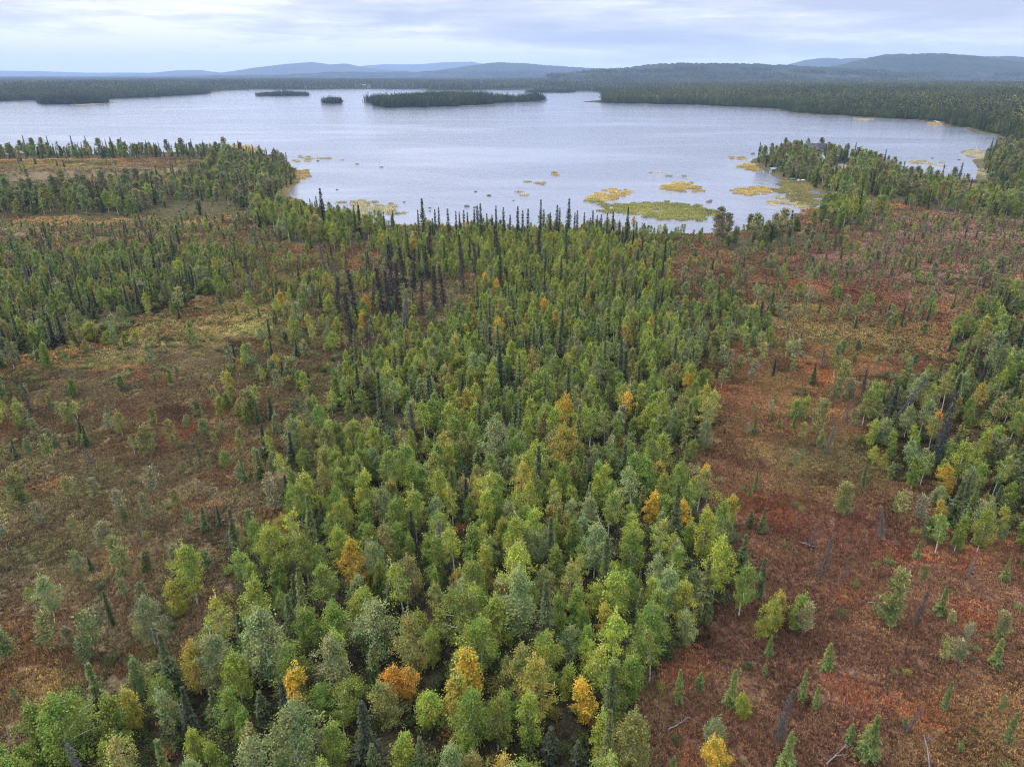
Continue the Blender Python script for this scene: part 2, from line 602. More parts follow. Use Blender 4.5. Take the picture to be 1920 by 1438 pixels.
# ------------------------------------------------------------------ ground
RED, RUST, OLIVE = (0.172, 0.092, 0.060), (0.196, 0.114, 0.058), (0.170, 0.142, 0.066)
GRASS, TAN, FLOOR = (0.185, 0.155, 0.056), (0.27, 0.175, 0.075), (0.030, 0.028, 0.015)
BROWN, SAND, PINKB = (0.190, 0.146, 0.084), (0.36, 0.29, 0.22), (0.195, 0.135, 0.104)
FARF = (0.026, 0.034, 0.020)
STRAW = (0.31, 0.25, 0.11)
# (u, v, half width, half height, colour, strength) of ground tones, in the photograph's pixels
TONES = [
    (300, 900, 420, 260, BROWN, 0.8), (120, 1000, 260, 130, OLIVE, 0.2), (150, 1180, 240, 170, BROWN, 0.8), (40, 1290, 120, 80, TAN, 0.55), (40, 1260, 130, 110, RUST, 0.8),
    (430, 890, 60, 16, RUST, 0.9), (300, 800, 260, 60, RUST, 0.35), (120, 720, 160, 60, BROWN, 0.7), (310, 622, 240, 30, STRAW, 1.2), (110, 678, 170, 20, STRAW, 1.0), (450, 585, 130, 34, STRAW, 1.2),
    (560, 520, 140, 50, GRASS, 0.6), (640, 480, 120, 28, RUST, 0.7), (300, 415, 360, 26, OLIVE, 0.8), (370, 390, 85, 16, TAN, 1.3), (120, 409, 130, 12, TAN, 1.2), (420, 470, 200, 40, RUST, 0.45),
    (280, 303, 170, 15, RUST, 0.55), (90, 306, 190, 16, TAN, 1.3), (60, 317, 170, 7, GRASS, 0.8), (180, 312, 60, 5, OLIVE, 1.0), (420, 305, 90, 12, RUST, 0.7),
    (1600, 1100, 380, 260, RED, 1.0), (1500, 1300, 300, 200, RED, 0.9), (1850, 1380, 160, 110, RUST, 0.8), (1500, 760, 200, 110, RUST, 0.75), (1560, 870, 140, 60, OLIVE, 0.75), (1480, 930, 130, 60, RUST, 0.6), (1400, 1000, 90, 60, RED, 0.8),
    (1840, 1000, 110, 50, RUST, 0.8), (1620, 640, 160, 36, GRASS, 0.55), (1450, 600, 160, 60, OLIVE, 0.6), (1750, 480, 300, 70, PINKB, 0.9), (1830, 420, 200, 30, PINKB, 0.9), (1660, 370, 100, 8, PINKB, 0.9), (1500, 450, 140, 22, RUST, 0.7),
    (1280, 620, 50, 60, OLIVE, 0.5), (1540, 375, 60, 18, GRASS, 0.9), (560, 330, 30, 16, GRASS, 0.9), (700, 800, 60, 30, BROWN, 0.8),
]
GRID_Y = [400, 440, 480, 520, 560, 600, 640, 680, 730, 790, 850, 910, 970, 1030, 1090, 1150, 1210, 1270, 1330, 1390, 1460]
GRID = [
    "PPPPPPppBBBB..............PPPPPP",
    "PPPPPPPpPPLLBBBBBBBBLPPPPPPPPPPP",
    "SSSSSSSLPPLpLBBBBBBBBPPPPPPPPPPP",
    "SSSSSSSLLLLLpLLBBBBBBLPPPPPPPPPP",
    "SSSSSSLLLLLLLLLBDDDDDLSPPPPPPPPS",
    "SSSSLLyyLLLLLLDDDDDDDDSSPPPPPPSS",
    "SSLyyyyLLLLLDDDDDDDDDDSpppPPPPSS",
    "LyyyyPPLLLDDDDDDDDDDDDppppPPPLSS",
    "LPPPppLLLLDDDDDDDDDDDDhhpppDDDSS",
    "pPpppppLLDLDDDDDDDDDDDhhhppSDDSS",
    "ppppppPPLLDDDDDDDDDDDLhhhhhLDSSS",
    "ppppppppLDDDDDDDDDDDDDhhhhhppDSS",
    "ppppppppLDDDDDDDDDDDDDDhhhhhhpDS",
    "pppppppDDDDDDDDDDDDDDDDhhhhhhhhh",
    "ppppPLhDDDDDDDDDDDDDDDDhhhhhhhhh",
    "pppPPLhDDDDDDDDDDDDDDDhhhhhhhhhh",
    "ppPLLLDDDDDDDDDDDDDDDhhhhhhhhhhh",
    "hpLLDDDDDDDDDDDDDDDDhhhhhhhhhhhh",
    "hhDDDDDDDDDDDDDDDDDDhhhhhhhhhhhh",
    "hDDDDDDDDDDDDDDDDDDDhhhhhhhhhhhh",
    "DDDDDDDDDDDDDDDDDDDDhhhhhhhhhhhh",
]
CODES = np.array([[ord(c) for c in row] for row in GRID])
right_side = CODES[:, 25:]                     # the wood at the right is the darker, spruce-rich kind
right_side[right_side == ord('D')] = ord('S')


def zone_code(x, y, z=4.0, jit=True):
    """vegetation letter that stands at (x, y); z lifts the lookup to the crowns"""
    u, v = PX(x, y, z)
    if jit:
        u = u + (lattice(x, y, 7, 31) - 0.5) * 46
        v = v + (lattice(x, y, 7, 32) - 0.5) * 26
    r = np.abs(v[..., None] - np.array(GRID_Y)).argmin(-1)
    c = np.clip((u // 60).astype(int), 0, 31)
    code = CODES[r, c]
    code = np.where((v < 381) & (u < 720), ord('.'), code)
    code = np.where((v < 381) & (u > 1560), ord('.'), code)
    return np.where(v < 375, ord('.'), code)


WOODS = {k: poly(p, 5.0) for k, p in {
    'line': [(-700, 285), (0, 278), (200, 275), (330, 280), (440, 278), (500, 284), (470, 294), (330, 288), (200, 288), (0, 290), (-700, 300)],
    'point': [(-700, 362), (0, 349), (150, 343), (260, 337), (340, 322), (390, 302), (450, 288), (520, 292), (552, 318), (545, 330), (505, 362), (470, 378), (400, 380), (300, 386), (150, 388), (0, 386), (-700, 392)],
    'birches': [(470, 372), (560, 378), (640, 398), (700, 420), (660, 436), (540, 430), (470, 396)],
    'cape': [(1414, 300), (1425, 288), (1480, 282), (1560, 284), (1640, 300), (1720, 324), (1830, 340), (1930, 350), (2600, 380), (2600, 440), (1930, 392), (1800, 378), (1650, 358), (1590, 366), (1545, 372), (1520, 348), (1470, 330), (1430, 314)],
    'edge': [(1545, 372), (1600, 366), (1660, 380), (1620, 400), (1560, 408), (1535, 395)],
    'head': [(1845, 305), (1852, 285), (1875, 272), (1920, 268), (2600, 300), (2600, 350), (1920, 330), (1870, 318)],
    'firs': [(1330, 424), (1400, 418), (1490, 412), (1560, 405), (1570, 425), (1500, 440), (1340, 444)],
}.items()}


def wood_at(x, y):
    out = np.full(np.shape(x), '', dtype=object)
    for k, P in WOODS.items():
        out[inside(P, x, y)] = k
    return out


def ground_colour(x, y):
    u, v = PX(x, y, 0.4)
    n = len(x)
    right = np.clip((u - 1150) / 200, 0, 1)[:, None]
    c = np.array(BROWN) * (1 - right) + np.array(RUST) * 0.5 * right + np.array(RED) * 0.5 * right
    wild = np.ones(n)
    w1, w2 = lattice(x, y, 14, 41), lattice(x, y, 5, 42)
    for (tu, tv, ru, rv, col, st) in TONES:
        d = ((u - tu) / ru) ** 2 + ((v - tv) / rv) ** 2
        w = st * np.clip(1.35 - d, 0, 1) * np.clip(0.55 + 0.9 * (w1 * 0.6 + w2 * 0.4), 0, 1)
        c = c * (1 - w[:, None]) + np.array(col) * w[:, None]
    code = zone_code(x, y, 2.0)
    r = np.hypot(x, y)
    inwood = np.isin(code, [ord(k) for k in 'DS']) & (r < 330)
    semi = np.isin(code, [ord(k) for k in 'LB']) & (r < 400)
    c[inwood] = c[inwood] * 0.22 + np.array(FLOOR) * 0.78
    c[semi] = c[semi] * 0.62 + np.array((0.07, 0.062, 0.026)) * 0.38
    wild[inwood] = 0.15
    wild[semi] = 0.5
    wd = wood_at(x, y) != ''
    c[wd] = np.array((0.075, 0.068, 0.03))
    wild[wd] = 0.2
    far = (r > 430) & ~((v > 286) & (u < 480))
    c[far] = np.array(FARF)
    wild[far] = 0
    s = shore(x, y)
    beach = (s < 4 + r * 0.004) & (s > -30)
    k = (0.5 * lattice(x, y, 40, 77) + 0.25)
    bc = np.array((0.20, 0.155, 0.07))
    c[beach] = c[beach] * (1 - k[beach, None]) + bc * k[beach, None]
    bed = s < -0.5
    c[bed] = (0.05, 0.05, 0.04)
    d = ((u - 1578) / 22) ** 2 + ((v - 326) / 6) ** 2
    w = np.clip(1.2 - d, 0, 1)[:, None]
    c = c * (1 - w) + np.array(SAND) * w
    return c, wild


def build_ground():
    front = np.linspace(R(-50), R(50), 460)
    back = np.linspace(R(50), R(310), 42)[1:-1]
    th = np.concatenate([front, back])
    rs = np.concatenate([[4, 10, 18, 24], 28 * 1.0115 ** np.arange(0, 610)])
    rs = rs[rs < 15800]
    T, Rr = np.meshgrid(th, rs)
    x, y = (Rr * np.sin(T)).ravel(), (Rr * np.cos(T)).ravel()
    z = terrain(x, y)
    nr, na = len(rs), len(th)
    i = np.arange(nr - 1)[:, None] * na
    j = np.arange(na)[None]
    k = (j + 1) % na
    Fq = np.stack([i + k, i + na + k, i + na + j, i + j], -1).reshape(-1, 4)[:, ::-1]
    V = np.stack([x, y, z], -1)
    V = np.concatenate([V, [[0, 0, 0.4]]])
    ctr = len(V) - 1
    tri = np.array([[q, (q + 1) % na, ctr] for q in range(na)])[:, ::-1]
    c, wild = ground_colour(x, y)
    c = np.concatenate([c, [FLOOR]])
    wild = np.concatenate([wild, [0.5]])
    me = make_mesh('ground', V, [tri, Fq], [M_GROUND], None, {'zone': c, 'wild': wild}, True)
    if me.polygons[len(me.polygons) // 2].normal.z < 0:
        me.flip_normals()
    obj('ground', me, kind='structure', label='autumn bog ground of red and brown heath round the lake', category='ground')


build_ground()


def build_water():
    xs = np.linspace(-6000, 6000, 30)
    ys = np.linspace(170, 6000, 30)
    X, Y = np.meshgrid(xs, ys)
    V = np.stack([X.ravel(), Y.ravel(), np.zeros(X.size)], -1)
    n = 30
    i, j = np.meshgrid(np.arange(n - 1), np.arange(n - 1))
    a = (j * n + i).ravel()
    Fq = np.stack([a, a + 1, a + n + 1, a + n], -1)
    obj('lake', make_mesh('lake', V, [Fq], [M_WATER], smooth=True), kind='structure', label='wide pale grey lake rippled by wind', category='lake')


build_water()


def build_hills():
    mats = {'far': hill_mat('far_hill'), 'mid': hill_mat('mid_hill'), 'near': hill_mat('wooded_hill'), 'pale_foot': hill_mat('pale_foot_hill', True)}
    for i, (kind, D, depth, _) in enumerate(HILLS):
        xs, zs = HP[i]
        nx, ny = 150, 40
        X, Y = np.meshgrid(np.linspace(xs[0], xs[-1], nx), D + depth * np.linspace(-1, 1, ny))
        Z = hill_height(i, X.ravel(), Y.ravel())
        Z = np.maximum(Z, -14) + (RNG.random(Z.size) * 9 + 3) * (Z > 0)
        V = np.stack([X.ravel(), Y.ravel(), Z], -1)
        a, b = np.meshgrid(np.arange(nx - 1), np.arange(ny - 1))
        q = (b * nx + a).ravel()
        Fq = np.stack([q, q + 1, q + nx + 1, q + nx], -1)
        obj('hills', make_mesh('hills', V, [Fq], [mats[kind]], smooth=False), kind='structure', label='blue wooded hills beyond the lake', category='hills')


build_hills()


# ------------------------------------------------------------------ plants: one model of each kind and shape
def birch_model(seed, h, r, base=0.22, full=1.0, round_=False, leaf=0.115, sprays=4, per=54, branches=30):
    rng = np.random.default_rng(seed)
    tr, cr = MB(), MB()
    lean = rng.normal(size=2) * 0.055 * h
    ph = rng.uniform(0, 6, 2)
    side, skew = rng.uniform(0, 6.28), rng.uniform(0.05, 0.38)
    tz = np.linspace(0, 0.96, 9)

    def ax(t):
        return np.array([lean[0] * t * t + 0.10 * math.sin(ph[0] + 4 * t) * t, lean[1] * t * t + 0.10 * math.sin(ph[1] + 5 * t) * t, t * h])
    tr.tube([ax(t) for t in tz], 0.012 * h * (1 - 0.86 * tz) + 0.012, 6)
    pts, cl = [], []
    for b in range(branches):
        t = base + (0.97 - base) * ((b + rng.uniform(0, 0.9)) / branches)
        q = (t - base) / (1 - base)
        if round_:
            pr = math.sqrt(max(0.02, 1 - (2 * q - 0.9) ** 2 * 0.95))
        else:
            pr = max(0.10, math.sin(math.pi * min(1, (0.14 + 0.86 * q)) ** 0.82) ** 0.85)
        L = r * pr * rng.uniform(0.62, 1.12)
        az = b * 2.399 + rng.normal() * 0.4
        L *= 1 + skew * math.cos(az - side)
        rise = rng.uniform(0.25, 0.9) * (0.5 + 0.5 * q)
        p0 = ax(t * 0.93)
        d = np.array([math.cos(az), math.sin(az), 0])
        s = np.linspace(0, 1, 5)
        P = p0 + d * (L * s)[:, None] + np.array([0, 0, 1]) * (L * (rise * s - (rise * 0.55 + 0.12) * s ** 2))[:, None]
        tr.tube(P, 0.0032 * h * (1 - 0.8 * s) * (0.5 + 0.6 * pr) + 0.004, 3, cap=False)
        for k in range(sprays):
            f = rng.uniform(0.30, 1.05)
            c = p0 + d * L * f + np.array([0, 0, L * (rise * f - (rise * 0.55 + 0.12) * f * f)])
            c = c + rng.normal(size=3) * np.array([0.22, 0.22, 0.16]) * (r / 2)
            n = int(per * rng.uniform(0.55, 1.35) * full)
            sg = np.array([0.30, 0.30, 0.24]) * (0.55 + 0.25 * r) * rng.uniform(0.7, 1.2)
            o = rng.normal(size=(n, 3)) * sg
            o[:, 2] -= np.abs(rng.normal(size=n)) * 0.14
            pts.append(c + o)
            cl.append(np.clip(rng.normal(0.5, 0.16) + rng.normal(0, 0.22, n), 0, 1))
    # the leading shoot
    n = int(40 * full)
    o = rng.normal(size=(n, 3)) * np.array([0.16, 0.16, 0.42])
    pts.append(ax(0.99) + o)
    cl.append(np.clip(rng.normal(0.55, 0.25, n), 0, 1))
    cr.leaves(np.concatenate(pts), leaf, rng, 0, np.concatenate(cl), 0.55, 0.6)
    return tr, cr


def spruce_model(seed, h, r, gap=0.27, bare=0.06, thin=1.0):
    rng = np.random.default_rng(seed)
    tr, cr = MB(), MB()
    z = np.linspace(0, 1, 8)
    bend = rng.normal(size=2) * 0.012 * h

    def ax(t):
        return np.array([bend[0] * t * t, bend[1] * t * t, t * h])
    tr.tube([ax(t) for t in z], 0.011 * h * (1 - 0.92 * z) + 0.008, 6)
    C, A, B, Lv = [], [], [], []
    zz = bare * h
    while zz < h * 0.985:
        t = zz / h
        R_ = r * (1 - t) ** 0.95 * (0.86 + 0.20 * math.sin(9 * t + seed)) * rng.uniform(0.62, 1.28) + 0.06
        R_ *= min(1, 0.55 + 2.2 * t)
        nb = max(4, int(7 * thin + rng.integers(-1, 2)))
        a0 = rng.uniform(0, 6.28)
        for k in range(nb):
            if rng.uniform() < 0.16:
                continue
            az = a0 + k * 2 * math.pi / nb + rng.normal() * 0.2
            L = R_ * rng.uniform(0.62, 1.18)
            d = np.array([math.cos(az), math.sin(az), 0])
            s_ = np.array([-d[1], d[0], 0])
            dr = rng.uniform(0.35, 0.75) * (1 - 0.9 * t) - 0.35 * t
            p0 = ax(t)
            if t < 0.75:
                tr.tube([p0, p0 + d * L * 0.85 - np.array([0, 0, L * dr * 0.75])], [0.016, 0.006], 3, cap=False)
            m = max(2, int(L / 0.17))
            lvb = np.clip(rng.normal(0.48, 0.2), 0, 1)
            for q in range(m):
                f = (q + rng.uniform(0.2, 1)) / m
                w = (0.12 + 0.20 * (1 - abs(f - 0.45))) * (0.55 + 0.45 * min(1, L))
                c = p0 + d * L * f + np.array([0, 0, -L * dr * f * (0.6 + 0.5 * f) + rng.normal() * 0.03])
                for sd in (-1, 1):
                    dd = d * rng.uniform(0.6, 1.0) + s_ * sd * rng.uniform(0.3, 1.0) + np.array([0, 0, -dr * 0.8 - rng.uniform(0.0, 0.55)])
                    dd /= np.linalg.norm(dd)
                    ln = 0.11 + 0.20 * rng.uniform() * min(1.2, L)
                    nn = np.cross(dd, np.array([0, 0, 1.0]) + rng.normal(size=3) * 0.35)
                    nn /= np.linalg.norm(nn) + 1e-9
                    C.append(c + dd * ln * 0.7 + s_ * sd * w * 0.3)
                    A.append(dd * ln)
                    B.append(nn * rng.uniform(0.05, 0.10))
                    Lv.append(np.clip(lvb + rng.normal() * 0.2 + (f - 0.5) * 0.3, 0, 1))
        zz += gap * rng.uniform(0.8, 1.2) * (0.75 + 0.4 * (1 - t))
    cr.quads(np.array(C), np.array(A), np.array(B), 0, np.array(Lv))
    return tr, cr


def pine_model(seed, h, r, base=0.3, branches=28, per=52):
    rng = np.random.default_rng(seed)
    tr, cr = MB(), MB()
    lean = rng.normal(size=2) * 0.05 * h
    ph = rng.uniform(0, 6, 2)
    z = np.linspace(0, 0.98, 9)

    def ax(t):
        return np.array([lean[0] * t * t + 0.08 * math.sin(ph[0] + 5 * t) * t, lean[1] * t * t + 0.08 * math.sin(ph[1] + 5 * t) * t, t * h])
    tr.tube([ax(t) for t in z], 0.012 * h * (1 - 0.85 * z) + 0.012, 6)
    C, A, B, Lv = [], [], [], []
    for b in range(branches):
        t = base + (0.99 - base) * (b + rng.uniform(0, 1)) / branches
        q = (t - base) / (1 - base)
        L = r * min(1, 0.5 + 1.6 * q) * (1.12 - 0.85 * q) * rng.uniform(0.5, 1.25)
        az = b * 2.4 + rng.normal() * 0.5
        d = np.array([math.cos(az), math.sin(az), 0])
        p0 = ax(t * 0.97)
        s = np.linspace(0, 1, 4)
        rise = rng.uniform(0.05, 0.6)
        P = p0 + d * (L * s)[:, None] + np.array([0, 0, 1]) * (L * rise * s ** 1.5)[:, None]
        tr.tube(P, 0.0035 * h * (1 - 0.75 * s) + 0.005, 3, cap=False)
        for f in (0.55, 0.8, 1.0):
            if rng.uniform() < 0.18:
                continue
            c = p0 + d * L * f + np.array([0, 0, L * rise * f ** 1.5]) + rng.normal(size=3) * 0.10
            n = int(per * rng.uniform(0.5, 1.2))
            o = rng.normal(size=(n, 3)) * np.array([0.24, 0.24, 0.15]) * (0.7 + 0.3 * r)
            dd = o / (np.linalg.norm(o, axis=1)[:, None] + 1e-6) + np.array([0, 0, 0.5]) + rng.normal(size=(n, 3)) * 0.4
            dd /= np.linalg.norm(dd, axis=1)[:, None]
            nn = np.cross(dd, rng.normal(size=(n, 3)))
            nn /= np.linalg.norm(nn, axis=1)[:, None] + 1e-9
            C.append(c + o)
            A.append(dd * rng.uniform(0.09, 0.16, n)[:, None])
            B.append(nn * rng.uniform(0.03, 0.055, n)[:, None])
            Lv.append(np.clip(rng.normal(0.5, 0.15) + rng.normal(0, 0.2, n), 0, 1))
    cr.quads(np.concatenate(C), np.concatenate(A), np.concatenate(B), 0, np.concatenate(Lv))
    return tr, cr


def dead_model(seed, h, r, twigs=170, lichen=260):
    rng = np.random.default_rng(seed)
    tr, cr = MB(), MB()
    lean = rng.normal(size=2) * 0.07 * h
    z = np.linspace(0, 1, 7)

    def ax(t):
        return np.array([lean[0] * t * t, lean[1] * t * t, t * h])
    tr.tube([ax(t) for t in z], 0.016 * h * (1 - 0.85 * z) + 0.018, 6)
    P = []
    for k in range(twigs):
        t = rng.uniform(0.08, 0.97)
        L = r * (1 - t) ** 0.6 * rng.uniform(0.35, 1.1) + 0.1
        az = rng.uniform(0, 6.28)
        d = np.array([math.cos(az), math.sin(az), -rng.uniform(0.1, 0.9)])
        p0 = ax(t)
        cr.tube([p0, p0 + d * L * 0.6, p0 + d * L + np.array([0, 0, 0.2 * L])], [0.034, 0.024, 0.010], 3, 0, rng.uniform(0.2, 0.6), cap=False)
        P.append(p0 + d * L * rng.uniform(0.3, 1))
    P = np.array(P)
    c = P[rng.integers(0, len(P), lichen)] + rng.normal(size=(lichen, 3)) * 0.10
    cr.leaves(c, 0.085, rng, 0, np.clip(rng.normal(0.45, 0.25, lichen), 0, 1), 0.1, 0.5)
    return tr, cr


def bush_model(seed, h, r, n=520, leaf=0.10, clumps=16):
    rng = np.random.default_rng(seed)
    tr, cr = MB(), MB()
    pts, lv = [], []
    for k in range(clumps):
        az, q = rng.uniform(0, 6.28), rng.uniform(0.1, 1) ** 0.6
        c = np.array([math.cos(az) * r * q * 0.8, math.sin(az) * r * q * 0.8, h * rng.uniform(0.35, 0.9) * (1 - 0.35 * q)])
        tr.tube([(c[0] * 0.15, c[1] * 0.15, 0), c * np.array([0.6, 0.6, 0.55]), c], [0.025, 0.016, 0.006], 3, cap=False)
        m = n // clumps
        pts.append(c + rng.normal(size=(m, 3)) * np.array([0.22 * r, 0.22 * r, 0.16 * h]))
        lv.append(np.clip(rng.normal(0.5, 0.15) + rng.normal(0, 0.2, m), 0, 1))
    cr.leaves(np.concatenate(pts), leaf, rng, 0, np.concatenate(lv), 0.5, 0.55)
    return tr, cr


MODELS = {}


def model(kind, name, parts, bark, leaf):
    tr, cr = parts
    whole = MB()
    for src, m in ((tr, 0), (cr, 1)):
        base = whole.n
        whole.V += src.V
        whole.L += src.L
        for k in (3, 4):
            for f in src.F[k]:
                if len(f):
                    whole.F[k].append(f + base)
                    whole.M[k].append(np.full(len(f), m))
        whole.n += src.n
    MODELS.setdefault(kind, []).append(dict(name=name, trunk=tr.mesh('trunk', [bark], True), crown=cr.mesh('crown', [leaf]), whole=whole.mesh(name, [bark, leaf])))


for sd, h, r, bs in ((1, 9.5, 2.2, 0.22), (2, 10.5, 1.9, 0.25), (3, 8.5, 2.0, 0.16), (4, 11.0, 2.3, 0.30), (5, 7.5, 1.5, 0.15), (6, 9.0, 1.45, 0.18), (7, 10.0, 2.6, 0.25)):
    model('birch', 'birch', birch_model(sd, h, r, bs, branches=int(16 + 6 * r)), M_BIRCH, M_LEAF)
for sd, h, r, bs, fl, br in ((8, 10.5, 1.7, 0.38, 0.55, 22), (9, 9.5, 1.6, 0.12, 0.8, 34), (10, 8.0, 1.9, 0.3, 0.6, 18), (11, 11.5, 1.8, 0.45, 0.8, 22), (12, 8.5, 1.25, 0.1, 1.0, 30)):
    model('birch', 'birch', birch_model(sd, h, r, bs, fl, branches=br), M_BIRCH, M_LEAF)
model('willow', 'willow', birch_model(21, 7.0, 2.9, 0.10, 1.15, True, 0.115, 4, 60, 46), M_BIRCH, M_LEAF)
model('willow', 'willow', birch_model(22, 6.0, 2.3, 0.08, 1.1, True, 0.115, 4, 58, 40), M_BIRCH, M_LEAF)
for sd, h, r in ((31, 11.5, 1.55), (32, 9.0, 1.6), (33, 13.0, 1.6), (34, 7.0, 1.4), (35, 10.0, 1.2), (36, 11.0, 1.95)):
    model('spruce', 'spruce', spruce_model(sd, h, r), M_SPRUCE, M_NEEDLE)
for sd, h, r, bs in ((41, 7.0, 1.3, 0.32), (42, 5.5, 1.1, 0.25), (43, 8.5, 1.5, 0.38), (44, 6.0, 0.8, 0.30), (45, 4.2, 0.8, 0.2)):
    model('pine', 'pine', pine_model(sd, h, r, bs), M_PINEB, M_PINE)
for sd, h, r, bs, pr in ((46, 6.8, 0.85, 0.42, 24), (47, 5.4, 0.75, 0.35, 22), (48, 6.2, 1.0, 0.3, 18)):
    model('pine', 'pine', pine_model(sd, h, r, bs, 22, pr), M_PINEB, M_PINE)
model('pine', 'pine', pine_model(49, 7.0, 1.5, 0.10, 38, 44), M_PINEB, M_PINE)
for sd, h, r, tw, li in ((51, 9.0, 1.1, 230, 700), (52, 11.5, 1.25, 360, 2600), (53, 6.5, 0.8, 100, 160), (54, 5.0, 0.7, 50, 40)):
    model('dead', 'dead_spruce', dead_model(sd, h, r, tw, li), M_DEAD, M_LICHEN)
for sd, h, r in ((61, 1.6, 1.1), (62, 1.1, 0.8), (63, 2.2, 1.2)):
    model('bush', 'bush', bush_model(sd, h, r), M_SPRUCE, M_LEAF)


# ------------------------------------------------------------------ stuff: scattered by geometry nodes, one object each
def scatter(name, pts, scale, yaw, idx, tint, fall, templates, label, category, tilt=None):
    n = len(pts)
    if n == 0:
        return None
    rot = np.zeros((n, 3))
    rot[:, 2] = yaw
    if tilt is not None:
        rot[:, :2] = tilt
    me = make_mesh(name, pts, [], (), None, {'rot': rot, 'scl': scale, 'tint': tint, 'fall': fall})
    a = me.attributes.new('pick', 'INT', 'POINT')
    a.data.foreach_set('value', np.asarray(idx, np.int32))
    o = obj(name, me, kind='stuff', label=label, category=category)
    ng = bpy.data.node_groups.new(name, 'GeometryNodeTree')
    ng.interface.new_socket('Geometry', in_out='INPUT', socket_type='NodeSocketGeometry')
    ng.interface.new_socket('Geometry', in_out='OUTPUT', socket_type='NodeSocketGeometry')
    gi, go = ng.nodes.new('NodeGroupInput'), ng.nodes.new('NodeGroupOutput')
    g2i = ng.nodes.new('GeometryNodeGeometryToInstance')
    for me_t in reversed(templates):                           # the node lists its newest link first
        to = bpy.data.objects.new(name + '_pattern', me_t)     # never linked: only its mesh is read
        oi = ng.nodes.new('GeometryNodeObjectInfo')
        oi.inputs['Object'].default_value = to
        ng.links.new(oi.outputs['Geometry'], g2i.inputs[0])
    iop = ng.nodes.new('GeometryNodeInstanceOnPoints')

    def named(nm, dt):
        q = ng.nodes.new('GeometryNodeInputNamedAttribute')
        q.data_type = dt
        q.inputs[0].default_value = nm
        return q.outputs[0]
    e2r = ng.nodes.new('FunctionNodeEulerToRotation')
    ng.links.new(named('rot', 'FLOAT_VECTOR'), e2r.inputs[0])
    ng.links.new(gi.outputs[0], iop.inputs['Points'])
    ng.links.new(g2i.outputs[0], iop.inputs['Instance'])
    iop.inputs['Pick Instance'].default_value = True
    ng.links.new(named('pick', 'INT'), iop.inputs['Instance Index'])
    ng.links.new(e2r.outputs[0], iop.inputs['Rotation'])
    ng.links.new(named('scl', 'FLOAT_VECTOR'), iop.inputs['Scale'])
    ng.links.new(iop.outputs[0], go.inputs[0])
    md = o.modifiers.new('scatter', 'NODES')
    md.node_group = ng
    return o


# ------------------------------------------------------------------ where the trees stand
GREEN, LIME, SILV, OLV, YEL, GOLD, ORG = 0, 1, 2, 3, 4, 5, 6
BIRCH_TINTS = {GREEN: (0.172, 0.218, 0.036), LIME: (0.265, 0.288, 0.040), SILV: (0.205, 0.228, 0.085), OLV: (0.225, 0.210, 0.054), YEL: (0.33, 0.265, 0.045), GOLD: (0.46, 0.30, 0.035), ORG: (0.48, 0.22, 0.035)}
BIRCH_WORDS = {GREEN: 'green', LIME: 'bright yellow-green', SILV: 'silvery green', OLV: 'dull olive', YEL: 'yellowing', GOLD: 'golden yellow', ORG: 'orange'}
trees = []                     # dicts: kind, x, y, s (scale), v (model), tint, fall, tone, mark (landmark phrase)


def add_tree(kind, x, y, s, v=None, tone=None, fall=0.0, mark=None, sx=1.0, tintk=None, tilt=(0, 0)):
    rng = RNG
    v = int(rng.integers(len(MODELS[kind]))) if v is None else v
    if kind in ('birch', 'willow'):
        tone = GREEN if tone is None else tone
        t = np.array(BIRCH_TINTS[tone])
    elif kind == 'spruce':
        t = np.array(((0.064, 0.080, 0.025), (0.105, 0.120, 0.030), (0.040, 0.046, 0.023))[tone or 0])
    elif kind == 'pine':
        t = np.array(((0.235, 0.225, 0.075), (0.180, 0.195, 0.078), (0.240, 0.215, 0.110))[tone or 0])
    else:
        t = np.array(((0.085, 0.078, 0.070), (0.15, 0.14, 0.13))[tone or 0])
    t = t * rng.uniform(0.82, 1.2) * rng.uniform(0.93, 1.07, 3) if tintk is None else t * tintk
    trees.append(dict(kind=kind, x=float(x), y=float(y), s=float(s), v=v, tone=tone or 0, tint=t, fall=float(fall), mark=mark, sx=float(sx) * rng.uniform(0.9, 1.1), yaw=rng.uniform(0, 6.28), tilt=tilt))


def put(kind, pu, pv, s, zc=None, **kw):
    """a tree seen in the photograph: (u, v) is its foot (zc None) or the middle of its crown at height zc"""
    if kind in ('birch', 'willow') and s > 0.7:
        s, zc = s * 0.76, zc * 0.76
    p = G(pu, pv, 0.4 if zc is None else zc)
    add_tree(kind, p[0], p[1], s, **kw)


# landmark trees read off the photograph
put('willow', 700, 1180, 1.05, 4.2, v=0, tone=SILV, mark='round silvery willow', tintk=1.05)
put('birch', 662, 1052, 0.95, 5.5, v=0, tone=GOLD, mark='golden birch of the left edge', fall=0.5)
put('birch', 722, 1272, 0.72, 5.0, v=2, tone=ORG, mark='orange birch in the near wood', fall=0.6)
put('birch', 760, 1265, 0.72, 5.0, v=2, tone=ORG, mark='small orange birch in the near wood', fall=0.6)
put('birch', 728, 1310, 0.75, 5.0, v=2, tone=OLV, mark='olive birch wrapped by orange birches')
put('birch', 885, 1250, 1.0, 6.0, v=5, tone=GOLD, mark='slender golden birch', fall=0.25)
put('birch', 845, 1300, 0.9, 6.0, v=5, tone=YEL, mark='slender yellowing birch', fall=0.3)
put('birch', 1098, 1283, 0.85, 6.0, v=4, tone=GOLD, mark='bright yellow pointed birch', tintk=1.2)
put('birch', 1003, 1290, 0.95, 6.0, v=1, tone=YEL, mark='yellowing birch with pale trunk', fall=0.45)
put('birch', 968, 1075, 1.05, 6.0, v=0, tone=LIME, mark='large lime birch', tintk=1.35)
put('birch', 775, 1215, 1.0, 6.0, v=3, tone=OLV, mark='thin olive birch by the willow', fall=0.3)
